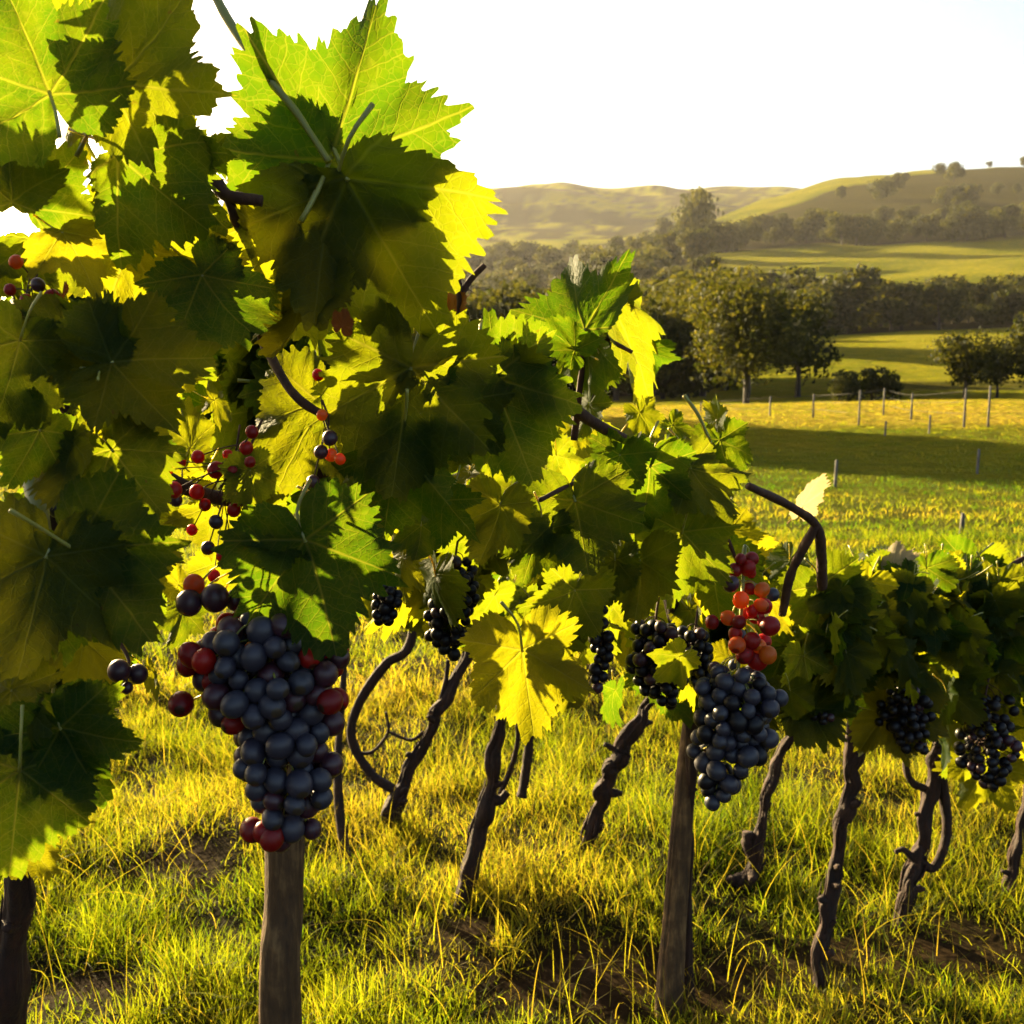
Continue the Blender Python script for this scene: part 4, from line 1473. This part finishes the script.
def bunch(label, prof, d, dia_px, n, palette, extra=(), group="grape bunches on the vines", seed=1, stem_from=None, name="grape_bunch", flat=.8):
    """prof: (row, centre column, half width) down the bunch; extra: (px, py, depth offset, colour, diameter px) loose berries"""
    rng = random.Random(seed)
    r = dia_px * .5 * d / F
    top = at(prof[0][1], prof[0][0], d)
    t = empty(name, top)
    tag(t, label, "grapes", group)
    ys = [p[0] for p in prof]
    pos = []
    for _ in range(9000):
        if len(pos) >= n:
            break
        y = rng.uniform(ys[0], ys[-1])
        cx = np.interp(y, ys, [p[1] for p in prof])
        hw = np.interp(y, ys, [p[2] for p in prof]) - dia_px * .5
        a = rng.uniform(0, 6.2832)
        rho = rng.random() ** .22 * (1 + .16 * math.sin(2 * a + y * .11 + seed) + .10 * math.sin(3 * a - y * .19 + 2 * seed))
        ox = hw * rho * math.cos(a)
        oz = max(hw, dia_px * .3) * flat * rho * math.sin(a) * d / F
        P = at(cx + ox, y, d) + VF * oz
        rr = r * rng.uniform(.80, 1.10)
        if all((P - q).length > (rr + q_r) * .82 for q, q_r, _, _ in pos):
            pos.append((P, rr, palette(rng, ox / max(hw, 1), (y - ys[0]) / (ys[-1] - ys[0])), oz))
    for px, py, dz, colr, dp in extra:
        pos.append((at(px, py, d + dz), dp * .5 * d / F, colr, dz))
    pos.sort(key=lambda k: k[3] - (.03 if k[2] in ('red', 'amber') else 0))
    for P, rr, colr, _ in pos[:98]:
        o = bpy.data.objects.new("grape", BERRY[colr])
        COL.objects.link(o)
        o.parent = t
        o.location = P - top
        o.scale = (rr * rng.uniform(.94, 1.05), rr * rng.uniform(.94, 1.05), rr * rng.uniform(.96, 1.1))
        o.rotation_euler = (rng.uniform(-1.4, .7), rng.uniform(-.9, .9), rng.uniform(-1, 1))
    rest = pos[98:]
    if rest:
        cs = [BC * rr + np.array(P - top) for P, rr, _, _ in rest]
        nb = len(BC)
        me = mesh_np("grape", np.vstack(cs), [np.vstack([BQ + i * nb for i in range(len(rest))]), np.vstack([BT + i * nb for i in range(len(rest))])])
        o = link("grape", me, [BERRY[rest[0][2]].materials[0]], t)
        o['kind'] = "stuff"
    # the stalk and its little branches
    up = stem_from or at(prof[0][1] + 4, prof[0][0] - dia_px * 2.2, d + .02)
    axis = [up] + [at(np.interp(y, ys, [p[1] for p in prof]), y, d) for y in np.linspace(ys[0], ys[-1] * .8 + ys[0] * .2, 4)]
    specs = [(axis, [r * .22, r * .2, r * .18, r * .14, r * .08], dict(sides=6, n=16))]
    axn = spline([tuple(p) for p in axis], 30)
    ext = [p for p in pos[98:] if p[2] in ('red', 'amber', 'plum')]
    for P, rr, _, _ in pos[:98] + ext[:40]:
        k = np.argmin(np.linalg.norm(axn - np.array(P + Vector((0, 0, r * 1.5))), axis=1))
        A = Vector(axn[k])
        specs.append(([A, (A + P) * .5 + Vector((0, 0, r * .4)), P + (A - P).normalized() * rr * .9], [r * .10, r * .08, r * .10], dict(sides=5, n=6)))
    tubes("stem", specs, M_CANE if palette is pal_dark else M_SHOOT, t)
    return t


def pal_big(rng, s, v):
    if v > .93:
        return "red" if rng.random() < .3 else "plum"
    if s < -.55 and v < .5:
        return rng.choice(("plum", "plum", "red"))
    if s > .75 and v < .45:
        return rng.choice(("plum", "red", "blue"))
    return "plum" if rng.random() < (.30 if v < .25 else .08) else "blue"


def pal_blue(rng, s, v):
    return "blue" if rng.random() < .7 else "black"


def pal_dark(rng, s, v):
    return "black" if rng.random() < .9 else "plum"


bunch("large blue grape bunch with red edge berries above the stout post", [(622, 262, 62), (660, 264, 84), (700, 272, 72), (740, 282, 60), (780, 288, 52), (815, 287, 42), (840, 284, 28)], .95, 25, 200, pal_big,
      extra=[(181, 704, -.02, "red", 25), (189, 603, 0, "plum", 26), (215, 598, .0, "plum", 28), (194, 585, .01, "amber", 22), (252, 649, -.035, "amber", 15), (330, 702, -.03, "red", 24), (334, 668, 0, "red", 20),
             (252, 830, -.01, "red", 24), (272, 838, -.02, "red", 25), (321, 640, .0, "red", 20), (310, 628, .02, "red", 20), (236, 600, .02, "plum", 22), (250, 588, .02, "red", 18), (262, 600, .02, "plum", 20)], seed=4, stem_from=at(236, 560, .98))
bunch("blue grape bunch with orange red berries on top above the leaning post", [(672, 738, 32), (700, 738, 46), (730, 734, 46), (760, 726, 36), (785, 718, 26), (803, 706, 14)], 1.42, 18.5, 150, pal_blue,
      extra=[(770, 626, -.02, "red", 20), (764, 606, 0, "red", 16), (741, 600, .0, "amber", 17), (752, 641, -.01, "red", 18), (768, 655, -.02, "amber", 18), (757, 660, 0, "red", 20), (731, 584, .0, "plum", 16), (748, 568, .02, "red", 16),
             (762, 590, .01, "amber", 15), (737, 645, -.02, "amber", 17), (745, 655, -.01, "red", 18), (756, 616, .01, "red", 16), (728, 618, .02, "amber", 15), (712, 622, .02, "red", 14), (735, 570, .02, "red", 14)] + [(750 + random.gauss(0, 14), 618 + random.gauss(0, 30), random.uniform(-.02, .05), random.choice(("red", "amber", "red", "plum")), random.uniform(11, 17)) for _ in range(20)], seed=8, stem_from=at(745, 545, 1.46))
dark_bunches = [
    ("small black grape bunch under pale leaves left of the forked vine", [(585, 388, 14), (600, 386, 22), (622, 382, 16)], 1.2, 12, 30),
    ("black grape bunch hanging at the top of the forked trunk", [(560, 455, 22), (600, 452, 36), (640, 448, 26), (655, 452, 12)], 1.3, 13, 70),
    ("thin black grape bunch beside the lobed half lit leaf", [(600, 598, 12), (640, 602, 18), (670, 600, 14), (690, 596, 8)], 1.42, 13, 34),
    ("broad black grape bunch at the head of the kinked vine", [(625, 655, 30), (660, 655, 38), (690, 660, 26), (706, 668, 14)], 1.52, 14, 70),
    ("black grape bunch tucked behind the second blue bunch", [(632, 695, 22), (660, 694, 26), (690, 700, 18)], 1.6, 14, 40),
    ("small black bunch under the L footed vine's leaves", [(690, 820, 18), (712, 822, 20), (728, 824, 10)], 1.85, 11, 30),
    ("black bunch among leaves at the head of the looping arm vine", [(690, 905, 30), (725, 905, 34), (750, 915, 18)], 2.05, 11, 60),
    ("black bunch hanging low at the right end of the row", [(700, 985, 36), (745, 985, 40), (775, 990, 26), (790, 992, 10)], 2.25, 11, 90),
    ("shadowed dark red bunch behind the thick green shoot", [(440, 55, 24), (475, 60, 30), (510, 58, 18)], 1.0, 20, 34),
]
for i, (lab, prof, d, dp, n) in enumerate(dark_bunches):
    prof = [(y_, x_, w_ * .86) for y_, x_, w_ in prof]
    bunch(lab, prof, d + .08, dp * .95, n, pal_dark, seed=50 + i)
# loose berries
def straggly(label, items, d, seed, root):
    bunch(label, [(items[0][1], items[0][0], 1), (items[-1][1] + 2, items[-1][0], 1)], d, 1, 0, pal_dark, extra=items, seed=seed, stem_from=root, name="grape_bunch")


def loose(label, items, d, root, seed):
    rng = random.Random(seed)
    t = empty("grape_bunch", root)
    tag(t, label, "grapes", "grape bunches on the vines")
    r0 = items[0][3] * .5 * d / F
    cx = sum(i[0] for i in items) / len(items); cy = sum(i[1] for i in items) / len(items)
    A = at(cx, cy, d)
    specs = [([root, (root + A) * .5 + Vector((.005, 0, 0)), A], [r0 * .2, r0 * .17, r0 * .12], dict(sides=6, n=10))]
    for px, py, colr, dp in items:
        P = at(px, py, d + rng.uniform(-.02, .02))
        rr = dp * .5 * d / F
        o = bpy.data.objects.new("grape", BERRY[colr])
        COL.objects.link(o)
        o.parent = t
        o.location = P - root
        o.scale = (rr, rr, rr * 1.02)
        o.rotation_euler = (rng.uniform(-.5, .5), rng.uniform(-.5, .5), 0)
        f = rng.uniform(.3, .95)
        B = root * (1 - f) + A * f
        specs.append(([B, (B + P) * .5 + Vector((0, 0, r0 * .3)), P], [r0 * .12, r0 * .1, r0 * .1], dict(sides=5, n=6)))
    tubes("stem", specs, M_CANE, t)


loose("straggling bunch of few red berries on thin stalks above the big bunch", [(174, 490, "red", 16), (197, 492, "red", 15), (198, 457, "red", 13), (240, 494, "red", 14), (216, 470, "red", 17), (234, 510, "red", 14), (216, 522, "plum", 14), (232, 470, "red", 14), (208, 548, "plum", 14), (222, 556, "red", 12), (176, 500, "plum", 13), (252, 432, "red", 13), (246, 448, "red", 14), (250, 462, "red", 11)], .98, at(262, 420, 1.02), 90)
loose("straggling orange red berries glowing among the upper left leaves", [(180, 462, "red", 12), (168, 470, "amber", 10), (228, 455, "red", 11), (236, 474, "amber", 11), (262, 470, "red", 12), (205, 505, "red", 12), (192, 530, "red", 11), (230, 535, "red", 12), (246, 520, "amber", 11), (214, 576, "red", 12)], 1.0, at(240, 425, 1.03), 94)
loose("small bunch of orange and red berries just below the sun", [(22, 318, "amber", 15), (34, 318, "amber", 14), (52, 298, "red", 17), (38, 285, "plum", 14), (16, 262, "amber", 14), (10, 290, "red", 12), (26, 300, "red", 12)], .88, at(35, 250, .92), 91)
loose("few dark plum berries hanging beside the left leaves over the grass", [(119, 671, "plum", 22), (138, 674, "plum", 20), (127, 688, "plum", 12)], .92, at(118, 640, .95), 92)
loose("few amber and dark berries beside the big hand shaped leaf", [(331, 455, "amber", 13), (340, 459, "amber", 11), (330, 438, "plum", 15), (321, 452, "plum", 14), (313, 482, "plum", 14), (318, 375, "red", 12), (322, 415, "amber", 11)], 1.0, at(322, 400, 1.0), 93)

# ------------------------------------------------------------------ haze
hx0, hx1, hy0, hy1, hz0, hz1 = -4000, 4000, -40, 2950, float(GZ.min()) - 1.0, float(GZ.max()) + 25
c = np.array([(x, y, z) for x in (hx0, hx1) for y in (hy0, hy1) for z in (hz0, hz1)])
q = np.array([(0, 1, 3, 2), (4, 6, 7, 5), (0, 4, 5, 1), (2, 3, 7, 6), (0, 2, 6, 4), (1, 5, 7, 3)])
m_haze, nt = new_mat("golden_air")
b = NB(nt)
pv = b.n("ShaderNodeVolumePrincipled", {"Color": (0.93, 0.90, 0.90, 1), "Density": HAZE_DENSITY, "Anisotropy": 0.35})
b.out(None, pv.outputs[0])
hz = link("haze", mesh_np("haze", c, [q], smooth=False), [m_haze])
tag(hz, "warm evening haze over the valley", "haze", kind="stuff")
